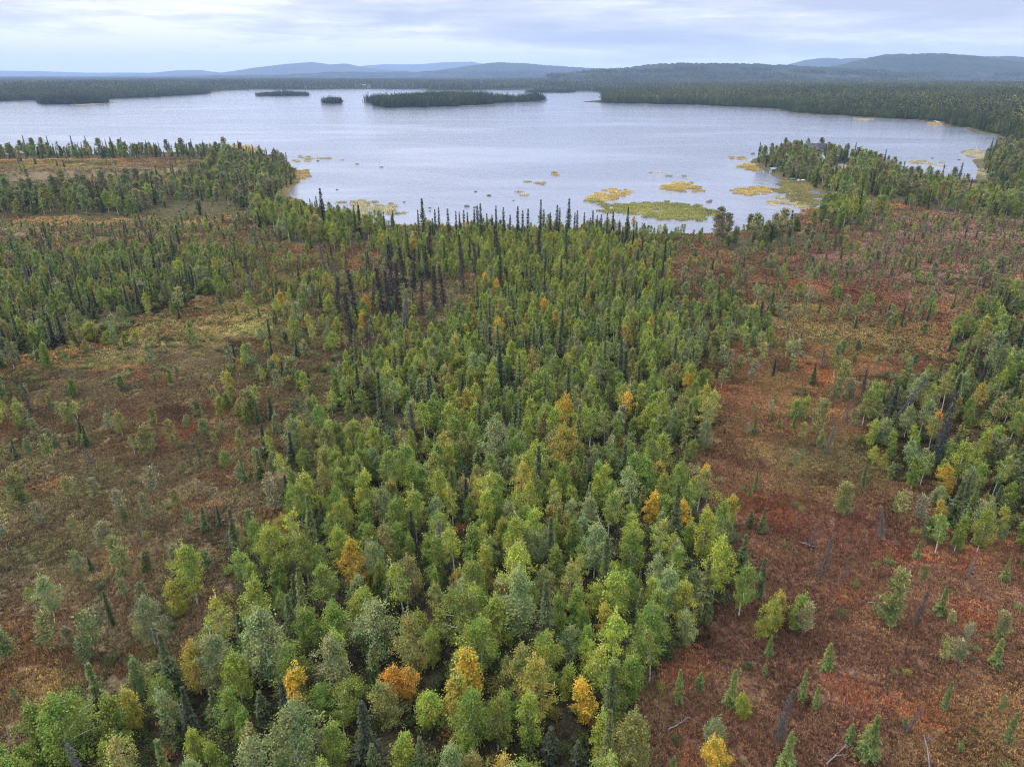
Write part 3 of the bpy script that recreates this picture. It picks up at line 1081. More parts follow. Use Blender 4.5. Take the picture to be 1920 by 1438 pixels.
put('birch', 490, 1205, 1.25, 7.0, v=0, tone=SILV, mark='tallest silvery birch', tintk=1.1)
put('birch', 975, 1130, 1.15, 7.0, v=1, tone=SILV, mark='narrow silvery near birch')
put('birch', 870, 1165, 1.05, 6.0, v=6, tone=GREEN, mark='broad green birch')
put('birch', 360, 1085, 0.92, 5.0, v=3, tone=LIME, mark='white-trunked birch on brown heath')
put('birch', 328, 1110, 0.6, 3.5, v=4, tone=YEL, mark='small yellowing birch on brown heath', fall=0.4)
put('birch', 280, 1165, 0.8, 4.5, v=6, tone=SILV, mark='forked silvery birch on brown heath')
put('birch', 1060, 775, 1.0, 6.0, v=6, tone=GOLD, mark='yellow-crowned mid-wood birch', fall=0.2)
put('birch', 1055, 845, 1.05, 6.0, v=6, tone=YEL, mark='round amber birch in mid wood', fall=0.6)
put('birch', 1022, 735, 1.15, 6.0, v=0, tone=GREEN, mark='deep green dome-shaped birch', tintk=1.05)
put('birch', 925, 835, 1.15, 6.0, v=0, tone=SILV, mark='stout silvery birch in mid wood')
put('birch', 688, 575, 0.6, 3.0, v=2, tone=ORG, mark='orange birch among dead spruces', fall=0.5)
put('birch', 680, 610, 0.6, 3.0, v=5, tone=GOLD, mark='golden birch below the dead spruces')
put('birch', 1285, 955, 0.8, 5.0, v=4, tone=GOLD, mark='yellow birch at the right edge', fall=0.3)
put('birch', 1222, 940, 0.8, 5.0, v=4, tone=GOLD, mark='small gold right-edge birch')
put('birch', 1318, 890, 0.75, 4.0, v=4, tone=GOLD, mark='gold birch standing at the red heath', fall=0.3)
put('birch', 1240, 875, 0.8, 5.0, v=4, tone=YEL, mark='amber birch near the right edge', fall=0.4)
put('birch', 1345, 1065, 1.0, 5.5, v=0, tone=LIME, mark='lime birch at the wood corner', tintk=1.2)
put('birch', 1320, 1010, 0.95, 5.5, v=1, tone=LIME, mark='tall lime birch at the right edge')
put('birch', 1140, 1140, 0.85, 6.0, v=4, tone=YEL, mark='yellow pointed right-side birch')
put('birch', 1070, 1085, 0.8, 6.0, v=1, tone=OLV, mark='faded birch with pale trunk', tintk=1.35)
put('birch', 540, 1265, 0.7, 6.0, v=5, tone=GOLD, mark='gold birch by the tallest silvery birch')
put('birch', 120, 1385, 1.05, 5.0, v=6, tone=GREEN, mark='broad birch at the near-left corner')
put('birch', 555, 1415, 1.2, 6.0, v=6, tone=SILV, mark='large silvery birch nearest the viewer')
put('birch', 1190, 1400, 0.95, 5.0, v=0, tone=OLV, mark='olive birch by the near heath edge')
put('birch', 1392, 1112, 0.62, 3.4, v=3, tone=GREEN, mark='lone white-trunked birch on red heath')
put('birch', 1437, 1165, 0.55, 2.6, v=2, tone=LIME, mark='bushy birch in the heath trio')
put('birch', 1458, 1135, 0.58, 2.8, v=4, tone=YEL, mark='yellow birch in the heath trio')
put('birch', 1492, 1148, 0.55, 2.8, v=5, tone=GREEN, mark='slim green birch in the heath trio')
put('pine', 1508, 1165, 0.75, 2.6, v=3, tone=2, mark='grey pine beside the birch trio')
put('pine', 1675, 1128, 0.92, 3.4, v=8, tone=0, mark='tall full pine on red heath')
put('dead', 1724, 1140, 0.5, 2.6, v=0, mark='leaning dead spruce by the full pine', tilt=(0.0, 0.1))
put('dead', 1548, 1030, 0.62, 4.0, v=0, mark='thick dead spruce on red heath', tilt=(0, 0.1))
put('dead', 1590, 1045, 0.6, 3.2, v=3, mark='bare dead stem on red heath', tilt=(0, 0.1))
put('dead', 1525, 985, 0.6, 3.2, v=2, mark='slanting dead spruce on red heath', tilt=(0, 0.1))
put('dead', 1465, 1358, 0.68, 2.6, v=0, mark='dead dark spruce in the near heath')
put('dead', 1704, 1355, 0.5, 1.6, v=2, mark='short dead spruce in the near heath', tilt=(0, 0.2))
for (u, v, s, t, mk) in ((1272, 1300, 0.42, 1, 'small green spruce by the wood'), (1312, 1278, 0.45, 1, 'bushy small spruce by the wood'), (1372, 1305, 0.5, 1, 'dark small spruce on red heath'),
                        (1505, 1300, 0.5, 1, 'bright green small spruce'), (1530, 1315, 0.42, 1, 'round small spruce'), (1595, 1375, 0.45, 1, 'young spruce on rusty heath'),
                        (1628, 1405, 0.62, 1, 'leaning tall spruce in the near corner'), (1552, 1240, 0.5, 1, 'twin-topped spruce in open heath'), (1870, 1230, 0.5, 1, 'green spruce at the right'),
                        (1475, 1425, 0.5, 1, 'near spruce at the lower heath'), (1425, 1105, 0.55, 0, 'dark spruce near the birch trio'), (1392, 1055, 0.62, 0, 'slim spruce by the corner birch'),
                        (1765, 1138, 0.45, 1, 'small spruce by the leaning dead spruce'), (1886, 1075, 0.4, 1, 'small spruce at the far right heath'), (1775, 1310, 0.35, 1, 'stub spruce in the right heath'),
                        (1435, 1250, 0.3, 1, 'tiny spruce in open heath'), (1408, 975, 0.5, 0, 'slim dark spruce behind the heath'), (1430, 985, 0.45, 0, 'ragged spruce behind the heath'), (1606, 1085, 0.28, 1, 'tiny spruce by the tall pine'),
                        (1895, 1370, 0.35, 1, 'low bushy spruce at the right'), (1700, 1345, 0.3, 1, 'tiny spruce among rust heath')):
    put('spruce', u, v, s * 0.72, 1.6, v=int(RNG.integers(6)), tone=t, mark=mk, sx=1.2)
for (u, v, s, mk) in ((1770, 1230, 0.7, 'spreading pine at the right heath'), (1797, 1225, 0.75, 'crooked pine at the right heath'), (1880, 1180, 0.65, 'grey-green pine at the far right'), (1785, 1155, 0.5, 'small pine in a row'),
                     (1815, 1180, 0.5, 'thin grey pine in a row'), (1580, 945, 0.85, 'pale pine behind the dead spruces'), (1885, 1310, 0.5, 'withered pine at the right')):
    put('pine', u, v, s * 0.85, 2.2, v=(8, 6, 5, 7)[int(u) % 4], tone=int(RNG.integers(3)), mark=mk)
put('birch', 1395, 1320, 0.42, 2.2, v=4, tone=LIME, mark='small birch beside a dark spruce')
put('birch', 1335, 1400, 0.5, 2.2, v=2, tone=SILV, mark='bushy birch at the near heath edge')
put('birch', 1350, 1432, 0.5, 2.0, v=2, tone=GOLD, mark='yellow bush birch at the near heath edge')
put('birch', 1775, 905, 0.75, 3.5, v=2, tone=GOLD, mark='yellow birch before the right wood', fall=0.2)
put('birch', 1760, 770, 0.6, 5.0, v=4, tone=ORG, mark='orange birch in the right wood')
put('dead', 1765, 820, 1.0, 5.0, v=1, mark='black dead spruce in the right wood')
put('dead', 1690, 735, 0.9, 5.0, v=0, mark='leaning dead spruce in the right wood', tilt=(0, 0.45))
put('dead', 1545, 660, 0.9, 4.0, v=2, mark='dead spruce left of the right wood')
for (u, v, s) in ((735, 540, 1.15), (745, 560, 1.0), (728, 565, 0.9), (757, 520, 0.95), (715, 560, 0.9), (775, 520, 0.9), (700, 545, 0.75), (663, 565, 0.9), (632, 570, 0.8), (800, 500, 0.8), (815, 555, 0.9), (830, 545, 0.8),
                  (680, 520, 0.7), (655, 600, 0.8), (690, 620, 0.75), (868, 520, 0.7), (890, 500, 0.7), (805, 470, 0.9), (865, 480, 0.8), (790, 560, 0.7), (935, 480, 0.9), (1010, 470, 0.8), (1010, 450, 0.8), (970, 490, 0.7), (1065, 460, 0.7)):
    put('dead', u, v, s * 1.1, 4.5, v=1 if s > 0.78 else 0, sx=1.15, tintk=0.6)
# the row of spruces against the water
for (u, v, s) in ((671, 385, 0.95), (718, 388, 0.95), (692, 396, 0.7), (783, 385, 0.9), (791, 372, 1.1), (815, 393, 0.75), (822, 388, 0.8), (839, 370, 1.15), (854, 387, 0.9), (861, 397, 0.7), (869, 394, 0.8), (876, 390, 0.85), (889, 392, 0.8), (895, 386, 0.9),
                  (901, 380, 1.05), (913, 393, 0.8), (923, 396, 0.75), (930, 386, 0.8), (944, 388, 0.9), (956, 394, 0.85), (971, 387, 0.95), (980, 393, 0.8), (990, 391, 0.9), (1014, 373, 1.1), (1020, 392, 0.85), (1032, 398, 0.75),
                  (1045, 384, 0.95), (1050, 390, 0.8), (1067, 371, 1.1), (1078, 398, 0.7), (1083, 394, 0.8), (1096, 398, 0.75), (1112, 395, 0.85), (1120, 404, 0.7), (1128, 403, 0.75), (1139, 400, 0.85), (1150, 396, 0.8), (1163, 405, 0.75),
                  (1178, 388, 1.0), (1190, 407, 0.6), (1205, 412, 0.6), (600, 352, 1.2), (592, 368, 0.9), (606, 376, 0.8)):
    # u, v is the tip of the tree
    k = 31 % 6
    m = 0 if s < 1 else 2
    hgt = (11.5 if m == 0 else 13.0) * s
    p = G(u, v, hgt + 0.4)
    for _ in range(8):                                   # keep the foot on dry land
        if shore(np.array([p[0]]), np.array([p[1]]))[0] > 1.0:
            break
        p = p - np.array([p[0], p[1]]) / np.hypot(*p) * 2.5
    add_tree('spruce', p[0], p[1], s, v=m if RNG.random() < 0.7 else 4, tone=2 if RNG.random() < 0.35 else 0, sx=1.0)


DENS = {'D': 0.32, 'B': 0.30, 'S': 0.19, 'L': 0.085, 'P': 0.062, 'p': 0.060, 'h': 0.013, 'y': 0.010, '.': 0.0}
MIXES = {  # birch, spruce, pine, dead
    'D': (0.81, 0.17, 0.012, 0.008), 'B': (0.82, 0.14, 0.02, 0.02), 'S': (0.60, 0.30, 0.09, 0.01), 'L': (0.62, 0.15, 0.20, 0.03), 'P': (0.16, 0.09, 0.70, 0.05),
    'p': (0.12, 0.14, 0.69, 0.05), 'h': (0.08, 0.52, 0.28, 0.12), 'y': (0.45, 0.05, 0.42, 0.08)}
CLEAR = [(370, 402, 95, 24), (125, 416, 150, 17), (310, 618, 200, 20), (430, 582, 110, 26), (120, 668, 150, 14), (1600, 640, 120, 22), (1640, 374, 90, 6), (640, 475, 60, 14), (330, 760, 90, 40), (560, 800, 40, 30), (700, 800, 70, 32), (620, 700, 40, 20)]
WDENS = {'line': 0.055, 'point': 0.095, 'birches': 0.11, 'cape': 0.080, 'edge': 0.10, 'head': 0.10, 'firs': 0.055}
WMIX = {'line': (0.3, 0.35, 0.33, 0.02), 'point': (0.36, 0.26, 0.36, 0.02), 'birches': (0.85, 0.1, 0.03, 0.02), 'cape': (0.52, 0.18, 0.29, 0.01), 'edge': (0.8, 0.1, 0.1, 0.0), 'head': (0.2, 0.4, 0.4, 0.0), 'firs': (0.2, 0.15, 0.65, 0.0)}


def plant():
    step = 1.6
    gx, gy = np.meshgrid(np.arange(-420, 421, step), np.arange(26, 620, step))
    x = gx.ravel() + RNG.uniform(-0.75, 0.75, gx.size)
    y = gy.ravel() + RNG.uniform(-0.75, 0.75, gx.size)
    u, v = PX(x, y, 5)
    ok = (u > -260) & (u < 2180) & (v < 1640)
    x, y = x[ok], y[ok]
    s = shore(x, y)
    ok = s > 2.0
    x, y, s = x[ok], y[ok], s[ok]
    code = np.array([chr(c) for c in zone_code(x, y)])
    wd = wood_at(x, y)
    dens = np.array([WDENS[w] if w else DENS[c] for c, w in zip(code, wd)])
    patch = lattice(x, y, 16, 51) * 0.6 + lattice(x, y, 6, 52) * 0.4
    inD = np.isin(code, list('DB')) | (wd != '')
    dens = dens * np.where(inD, 0.75 + 0.5 * patch, np.clip(2.2 * patch, 0.15, 2.2))
    uu, vv = PX(x, y, 0.8)
    for (cu, cv, ru, rv) in CLEAR:
        dens = dens * np.clip(((uu - cu) / ru) ** 2 + ((vv - cv) / rv) ** 2 - 0.45, 0.12, 1)
    field = (uu < 470) & (vv > 286) & (vv < 346) & (wd == '')
    dens = np.where(field, 0.005, dens)
    code = np.where(field, 'p', code)
    keep = RNG.random(len(x)) < dens * step * step
    x, y, s, code, wd = x[keep], y[keep], s[keep], code[keep], wd[keep]
    order = np.argsort(np.hypot(x, y))
    cell = {}
    for t in trees:
        cell.setdefault((int(t['x'] // 4), int(t['y'] // 4)), []).append((t['x'], t['y'], 2.0 if t['kind'] != 'willow' else 3.4))
    tan_tone = lattice(x, y, 30, 61)
    for i in order:
        px, py, c, w = x[i], y[i], code[i], wd[i]
        dmin = {'D': 1.72 - 0.2 * min(1, max(0, (math.hypot(px, py) - 75) / 80)), 'B': 1.5, 'S': 1.65, 'L': 1.5}.get(c, 1.3) if not w else 2.2
        key = (int(px // 4), int(py // 4))
        bad = False
        for a in (-1, 0, 1):
            for b in (-1, 0, 1):
                for (qx, qy, qd) in cell.get((key[0] + a, key[1] + b), ()):
                    if (px - qx) ** 2 + (py - qy) ** 2 < max(dmin, qd) ** 2:
                        bad = True
        if bad:
            continue
        if (px - CABIN[0]) ** 2 + ((py - CABIN[1]) / 2.2) ** 2 < 9 ** 2 and py < CABIN[1] + 6:
            continue
        uu, vv = PX(px, py, 0.4)
        if ((uu - 1578) / 28) ** 2 + ((vv - 327) / 10) ** 2 < 1:
            continue
        cell.setdefault(key, []).append((px, py, dmin))
        mx = WMIX[w] if w else MIXES[c]
        kind = RNG.choice(['birch', 'spruce', 'pine', 'dead'], p=np.array(mx) / sum(mx))
        rnd = RNG.random()
        rr = math.hypot(px, py)
        if kind == 'birch':
            bright = c in 'BLy' or w in ('birches', 'edge')
            if bright:
                tone = RNG.choice([GREEN, LIME, SILV, OLV, YEL, GOLD], p=[0.27, 0.44, 0.11, 0.12, 0.05, 0.01])
            elif c == 'S' or w:
                tone = RNG.choice([GREEN, LIME, SILV, OLV, YEL], p=[0.45, 0.14, 0.22, 0.17, 0.02])
            else:
                tone = RNG.choice([GREEN, LIME, SILV, OLV, YEL, GOLD], p=[0.42, 0.27, 0.16, 0.115, 0.03, 0.005])
            sc = {'D': 0.63 - 0.17 * min(1, max(0, (rr - 75) / 80)), 'B': 0.52, 'S': 0.54, 'L': 0.42, 'P': 0.42, 'p': 0.46, 'h': 0.32, 'y': 0.36, '.': 0.8}[c] if not w else 0.78
            sc *= RNG.uniform(0.68, 1.18)
            sx = 0.98 if c in 'DSB' else 1.08
            if c in 'Pph' and RNG.random() < 0.3:
                kind = 'birch'
            fall = max(0, RNG.normal(0.02, 0.08)) if not bright else max(0, RNG.normal(0.03, 0.10))
            add_tree('birch' if RNG.random() > 0.035 or c not in 'DS' else 'willow', px, py, sc, tone=int(tone), fall=fall, sx=sx)
        elif kind == 'spruce':
            sc = {'D': 0.58, 'B': 0.60, 'S': 0.52, 'L': 0.38, 'P': 0.32, 'p': 0.34, 'h': 0.22, 'y': 0.36, '.': 0.9}[c] if not w else 0.80
            sc *= RNG.uniform(0.5, 1.3)
            add_tree('spruce', px, py, sc, tone=int(RNG.choice([0, 1, 2], p=[0.45, 0.35, 0.2] if c != 'h' else [0.2, 0.75, 0.05])), sx=1.0 if sc > 0.6 else 1.2)
        elif kind == 'pine':
            sc = {'P': 0.58, 'p': 0.76, 'h': 0.40, 'y': 0.6}.get(c, 0.85) if not w else 1.25
            sc *= RNG.uniform(0.55, 1.2)
            thin = not w and RNG.random() < 0.75
            add_tree('pine', px, py, sc, v=int(RNG.integers(5, 8)) if thin else int(RNG.integers(5)), tone=int(RNG.integers(3)))
        else:
            sc = {'h': 0.5, 'p': 0.55, 'P': 0.6}.get(c, 0.8) * RNG.uniform(0.5, 1.15)
            add_tree('dead', px, py, sc, tone=int(RNG.random() < 0.45), tilt=(RNG.normal() * 0.06, RNG.normal() * 0.09))


plant()
TZ = terrain(np.array([t['x'] for t in trees]), np.array([t['y'] for t in trees]))
for t, z in zip(trees, TZ):
    t['z'] = float(z) - 0.05

# ------------------------------------------------------------------ individuals, nearest first; the rest of each kind as one wood
KIND = {  # object name, category, group, limit
    'birch': ('birch_tree', 'birch', 'birches of the near and middle wood'), 'willow': ('willow_tree', 'willow', 'round willows in the wood'),
    'spruce': ('spruce_tree', 'spruce', 'spruces in the wood and on the heath'), 'pine': ('pine_tree', 'pine', 'mire pines on the open heath'),
    'dead': ('dead_spruce', 'dead tree', 'dead spruces on the heath and in the wood')}
LIMIT = 300
singles, rest = [], {}
for k in KIND:
    ts = [t for t in trees if t['kind'] == k]
    for t in ts:
        uu, vv = PX(t['x'], t['y'], t['z'] + 4 * t['s'])
        t['u'], t['w'] = float(uu), float(vv)
        hh = MODELS[k][t['v']]['crown'].vertices
        t['d'] = math.hypot(t['x'], t['y'], CAM_H)
        t['size'] = t['s'] * {'birch': 9.5, 'willow': 6.5, 'spruce': 10, 'pine': 6.3, 'dead': 8}[k] / t['d'] + (10 if t['mark'] else 0)
        t['seen'] = -20 < t['u'] < 1940 and t['w'] < 1475
    ts.sort(key=lambda t: (not t['seen'], -t['size']))
    n = sum(t['seen'] for t in ts[:LIMIT])
    singles += ts[:n]
    rest[k] = ts[n:]

marks = [t for t in trees if t['mark']]
SIZE_W = lambda t: ('small' if t['s'] < {'birch': 0.6, 'spruce': 0.5, 'pine': 0.55, 'dead': 0.55, 'willow': 0.8}[t['kind']] else 'tall' if t['s'] > {'birch': 0.98, 'spruce': 0.9, 'pine': 0.85, 'dead': 0.85, 'willow': 1.0}[t['kind']] else '')
NOUN = {'birch': 'birch', 'willow': 'round willow', 'spruce': 'spruce', 'pine': 'mire pine', 'dead': 'dead spruce'}


def look(t):
    if t['kind'] in ('birch', 'willow'):
        c = BIRCH_WORDS[t['tone']]
    elif t['kind'] == 'spruce':
        c = ('dark', 'fresh green', 'blackish')[t['tone']]
    elif t['kind'] == 'pine':
        c = ('olive', 'bluish green', 'greyish')[t['tone']]
    else:
        c = ('dark', 'grey')[t['tone']]
    return ' '.join(w for w in (SIZE_W(t), c, NOUN[t['kind']]) if w)


def aim(t, m):
    du, dv = t['u'] - m['u'], t['w'] - m['w']
    a = math.degrees(math.atan2(dv, du)) % 360
    return ('right of', 'right before', 'in front of', 'left before', 'left of', 'left behind', 'behind', 'right behind')[int((a + 22.5) // 45) % 8]


ORD = ['', 'second ', 'third ', 'fourth ', 'fifth ', 'sixth ', 'seventh ', 'eighth ', 'ninth ', 'tenth ', 'eleventh ', 'twelfth ', 'thirteenth ', 'fourteenth ', 'fifteenth ', 'sixteenth ', 'seventeenth ', 'eighteenth ', 'nineteenth ', 'twentieth ']
buckets, labels = {}, {}
for t in singles:
    if t['mark']:
        m = t['mark']
        labels[id(t)] = m if len(m.split()) > 3 else m + ' among lower trees'
        continue
    m = min(marks, key=lambda m: (m['u'] - t['u']) ** 2 + (1.5 * (m['w'] - t['w'])) ** 2)
    buckets.setdefault((look(t), aim(t, m), m['mark']), []).append((math.hypot(m['u'] - t['u'], m['w'] - t['w']), id(t)))
for (lk, am, mk), lst in buckets.items():
    lst.sort()
    for n, (_, i) in enumerate(lst):
        labels[i] = f"{ORD[n] if n < 20 else 'farther '}{lk} {am} the {mk}"
used = {}
for i, l in list(labels.items()):
    used[l] = used.get(l, 0) + 1
    if used[l] > 1:
            labels[i] = ('next ' * (used[l] - 1)) + l

for t in singles:
    name, cat, grp = KIND[t['kind']]
    mdl = MODELS[t['kind']][t['v']]
    root = bpy.data.objects.new(name, None)
    COL.objects.link(root)
    root.empty_display_size = 0.3
    root.location = (t['x'], t['y'], t['z'])
    root.rotation_euler = (t['tilt'][0], t['tilt'][1], t['yaw']) if t['tilt'] == (0, 0) else (t['tilt'][0], t['tilt'][1], 0)
    root.scale = (t['s'] * t['sx'], t['s'] * t['sx'], t['s'])
    root['label'], root['category'], root['group'] = labels[id(t)], cat, grp
    tr = obj('trunk', mdl['trunk'], root)
    cr = obj('crown', mdl['crown'], root)
    cr['tint'] = [float(c) for c in t['tint']]
    cr['fall'] = t['fall']

for k, ts in rest.items():
    if not ts:
        continue
    name, cat, _ = KIND[k]
    scatter({'birch': 'birch_wood', 'willow': 'willow_wood', 'spruce': 'spruce_wood', 'pine': 'pine_wood', 'dead': 'dead_wood'}[k],
            np.array([(t['x'], t['y'], t['z']) for t in ts]), np.array([(t['s'] * t['sx'], t['s'] * t['sx'], t['s']) for t in ts]), np.array([t['yaw'] for t in ts]),
            [t['v'] for t in ts], np.array([t['tint'] for t in ts]), np.array([t['fall'] for t in ts]), [m['whole'] for m in MODELS[k]],
            f'mass of {NOUN[k]} trees farther off towards the lake and at the sides', cat + ' wood', np.array([t['tilt'] for t in ts]))
print('TREES', len(trees), 'singles', len(singles), {k: len(v) for k, v in rest.items()})


# ------------------------------------------------------------------ ground cover: heath, undergrowth, reeds
def heath_patch(seed, size=3.0, tufts=230):
    rng = np.random.default_rng(seed)
    b = MB()
    C, A, B, L = [], [], [], []
    for k in range(tufts):
        c = np.append(rng.uniform(-size / 2, size / 2, 2) * 1.15, 0.0)
        tone = rng.uniform()
        n = rng.integers(6, 14)
        hh = rng.uniform(0.08, 0.26)
        o = np.concatenate([rng.normal(size=(n, 2)) * 0.09, np.zeros((n, 1))], 1)
        d = np.concatenate([rng.normal(size=(n, 2)) * 0.6, np.ones((n, 1))], 1)
        d /= np.linalg.norm(d, axis=1)[:, None]
        s = np.cross(d, rng.normal(size=(n, 3)))
        s /= np.linalg.norm(s, axis=1)[:, None] + 1e-9
        C.append(c + o + d * hh * 0.5)
        A.append(s * rng.uniform(0.015, 0.04, n)[:, None])
        B.append(d * hh * 0.55 * rng.uniform(0.6, 1.3, n)[:, None])
        L.append(np.clip(tone + rng.normal(0, 0.10, n), 0, 1))
    b.quads(np.concatenate(C), np.concatenate(A), np.concatenate(B), 0, np.concatenate(L))
    return b


def heath_mat():
    m, t = new_mat('heath_shrubs')
    lv = attr(t, 'lv').outputs['Fac']
    tint = attr(t, 'tint', 'INSTANCER').outputs['Color']
    k = ramp(t, lv, [(0.0, (0.42, 0.42, 0.42)), (0.20, (0.62, 0.58, 0.56)), (0.36, (0.95, 1.08, 0.98)), (0.5, (1.0, 0.97, 0.96)), (0.66, (1.16, 0.95, 0.90)), (0.82, (1.50, 1.30, 0.98)), (0.94, (1.5, 1.65, 1.3)), (1.0, (1.35, 1.6, 1.1))])
    c = mix(t, 1.0, tint, k, 'MULTIPLY')
    output(t, principled(t, c, 0.9, 0.1).outputs[0])
    return m


M_HEATH = heath_mat()
HEATH = [heath_patch(100 + k).mesh('heath', [M_HEATH]) for k in range(6)]


def lay_heath():
    pts = []
    for (r0, r1, st, sc) in ((24, 150, 2.3, 1.0), (150, 280, 4.2, 1.7), (280, 600, 6.5, 2.6)):
        gx, gy = np.meshgrid(np.arange(-330, 331, st), np.arange(20, 600, st))
        x = gx.ravel() + RNG.uniform(-st / 3, st / 3, gx.size)
        y = gy.ravel() + RNG.uniform(-st / 3, st / 3, gx.size)
        r = np.hypot(x, y)
        u, v = PX(x, y, 0.4)
        ok = (r >= r0) & (r < r1) & (u > -200) & (u < 2120) & (v < 1600)
        x, y = x[ok], y[ok]
        code = zone_code(x, y, 1.0)
        ok = (RNG.random(len(x)) < np.where(np.isin(code, [ord(k) for k in 'DSB']), 0.35, 1.0)) & (shore(x, y) > 1.5 * 1.5) & (wood_at(x, y) == '') & ((np.hypot(x, y) < 400) | (u[ok] < 620))
        x, y = x[ok], y[ok]
        pts.append(np.stack([x, y, np.full(len(x), sc)], -1))
    p = np.concatenate(pts)
    x, y = p[:, 0], p[:, 1]
    z = terrain(x, y)
    c, _ = ground_colour(x, y)
    n1, n2 = lattice(x, y, 11, 91)[:, None] * 0.6 + lattice(x, y, 4, 94)[:, None] * 0.4, lattice(x, y, 5.0, 92)[:, None]
    c = c * (0.62 + 0.75 * n1)
    n4 = lattice(x, y, 18, 95)[:, None]
    c = np.where(n4 > 0.66, c * np.array((0.96, 0.86, 0.90)), c) * 1.12
    c = np.where(n2 > 0.68, c * np.array((1.02, 1.13, 1.0)), c)
    c = np.where(n2 < 0.22, c * np.array((1.28, 1.0, 0.92)), c)
    n = len(x)
    n5 = lattice(x, y, 3.0, 96)[:, None]
    c = np.where(n5 < 0.24, c * np.array((0.66, 0.64, 0.66)), c)              # wet hollows
    c = np.where(n5 > 0.80, c * np.array((1.20, 1.22, 1.10)), c)              # straw and moss hummocks
    c = c * RNG.uniform(0.82, 1.22, (n, 1))
    sc = p[:, 2:3] * RNG.uniform(0.85, 1.15, (n, 1))
    scatter('heath', np.stack([x, y, z - 0.02], -1), np.concatenate([sc, sc, np.where(p[:, 2:3] > 1.2, 1.3, 1.0) * RNG.uniform(0.8, 1.3, (n, 1))], 1), RNG.uniform(0, 6.28, n), RNG.integers(0, 6, n), c, np.zeros(n), HEATH,
            'low red and brown heath shrubs covering the open bog', 'heath')


lay_heath()


def lay_undergrowth():
    gx, gy = np.meshgrid(np.arange(-230, 231, 1.9), np.arange(24, 330, 1.9))
    x = gx.ravel() + RNG.uniform(-0.9, 0.9, gx.size)
    y = gy.ravel() + RNG.uniform(-0.9, 0.9, gx.size)
    u, v = PX(x, y, 0.8)
    ok = (u > -200) & (u < 2120) & (v < 1600)
    x, y = x[ok], y[ok]
    code = np.array([chr(c) for c in zone_code(x, y, 1.0)])
    dn = {'D': 0.24, 'B': 0.22, 'S': 0.14, 'L': 0.13, 'y': 0.12, 'P': 0.035, 'p': 0.036, 'h': 0.032, '.': 0}
    pr = np.array([dn[c] for c in code]) * 3.6
    ok = (RNG.random(len(x)) < pr) & (shore(x, y) > 1.5)
    x, y, code = x[ok], y[ok], code[ok]
    n = len(x)
    pal = np.array([(0.065, 0.080, 0.022), (0.13, 0.14, 0.035), (0.17, 0.165, 0.055), (0.22, 0.18, 0.04), (0.095, 0.11, 0.05), (0.23, 0.11, 0.035)])
    wood = np.isin(code, list('DSB'))
    pick = np.where(wood, RNG.choice(6, n, p=[0.52, 0.2, 0.05, 0.06, 0.14, 0.03]), RNG.choice(6, n, p=[0.12, 0.28, 0.24, 0.20, 0.10, 0.06]))
    s = np.where(wood, RNG.uniform(0.5, 1.1, n), np.where(code == 'y', RNG.uniform(0.35, 0.75, n), RNG.uniform(0.2, 0.62, n)))[:, None]
    scatter('undergrowth', np.stack([x, y, terrain(x, y) - 0.03], -1), np.concatenate([s, s, s], 1), RNG.uniform(0, 6.28, n), RNG.integers(0, 3, n), pal[pick] * RNG.uniform(0.85, 1.35, (n, 1)),
            np.clip(RNG.normal(0.05, 0.12, n), 0, 1), [m['whole'] for m in MODELS['bush']], 'low bushes and saplings under the trees and on the bog', 'undergrowth')


lay_undergrowth()


def reed_patch(seed, size=3.2, n=190):
    rng = np.random.default_rng(seed)
    b = MB()
    c = np.concatenate([rng.uniform(-size / 2, size / 2, (n, 2)), np.zeros((n, 1))], 1)
    d = np.concatenate([rng.normal(size=(n, 2)) * 0.22, np.ones((n, 1))], 1)
    h = rng.uniform(0.35, 0.8, n)[:, None]
    az = rng.uniform(0, 6.28, n)
    s = np.stack([np.cos(az), np.sin(az), np.zeros(n)], -1) * rng.uniform(0.04, 0.09, n)[:, None]
    b.quads(c + d * h * 0.5, s, d * h * 0.55, 0, rng.uniform(0, 1, n))
    return b


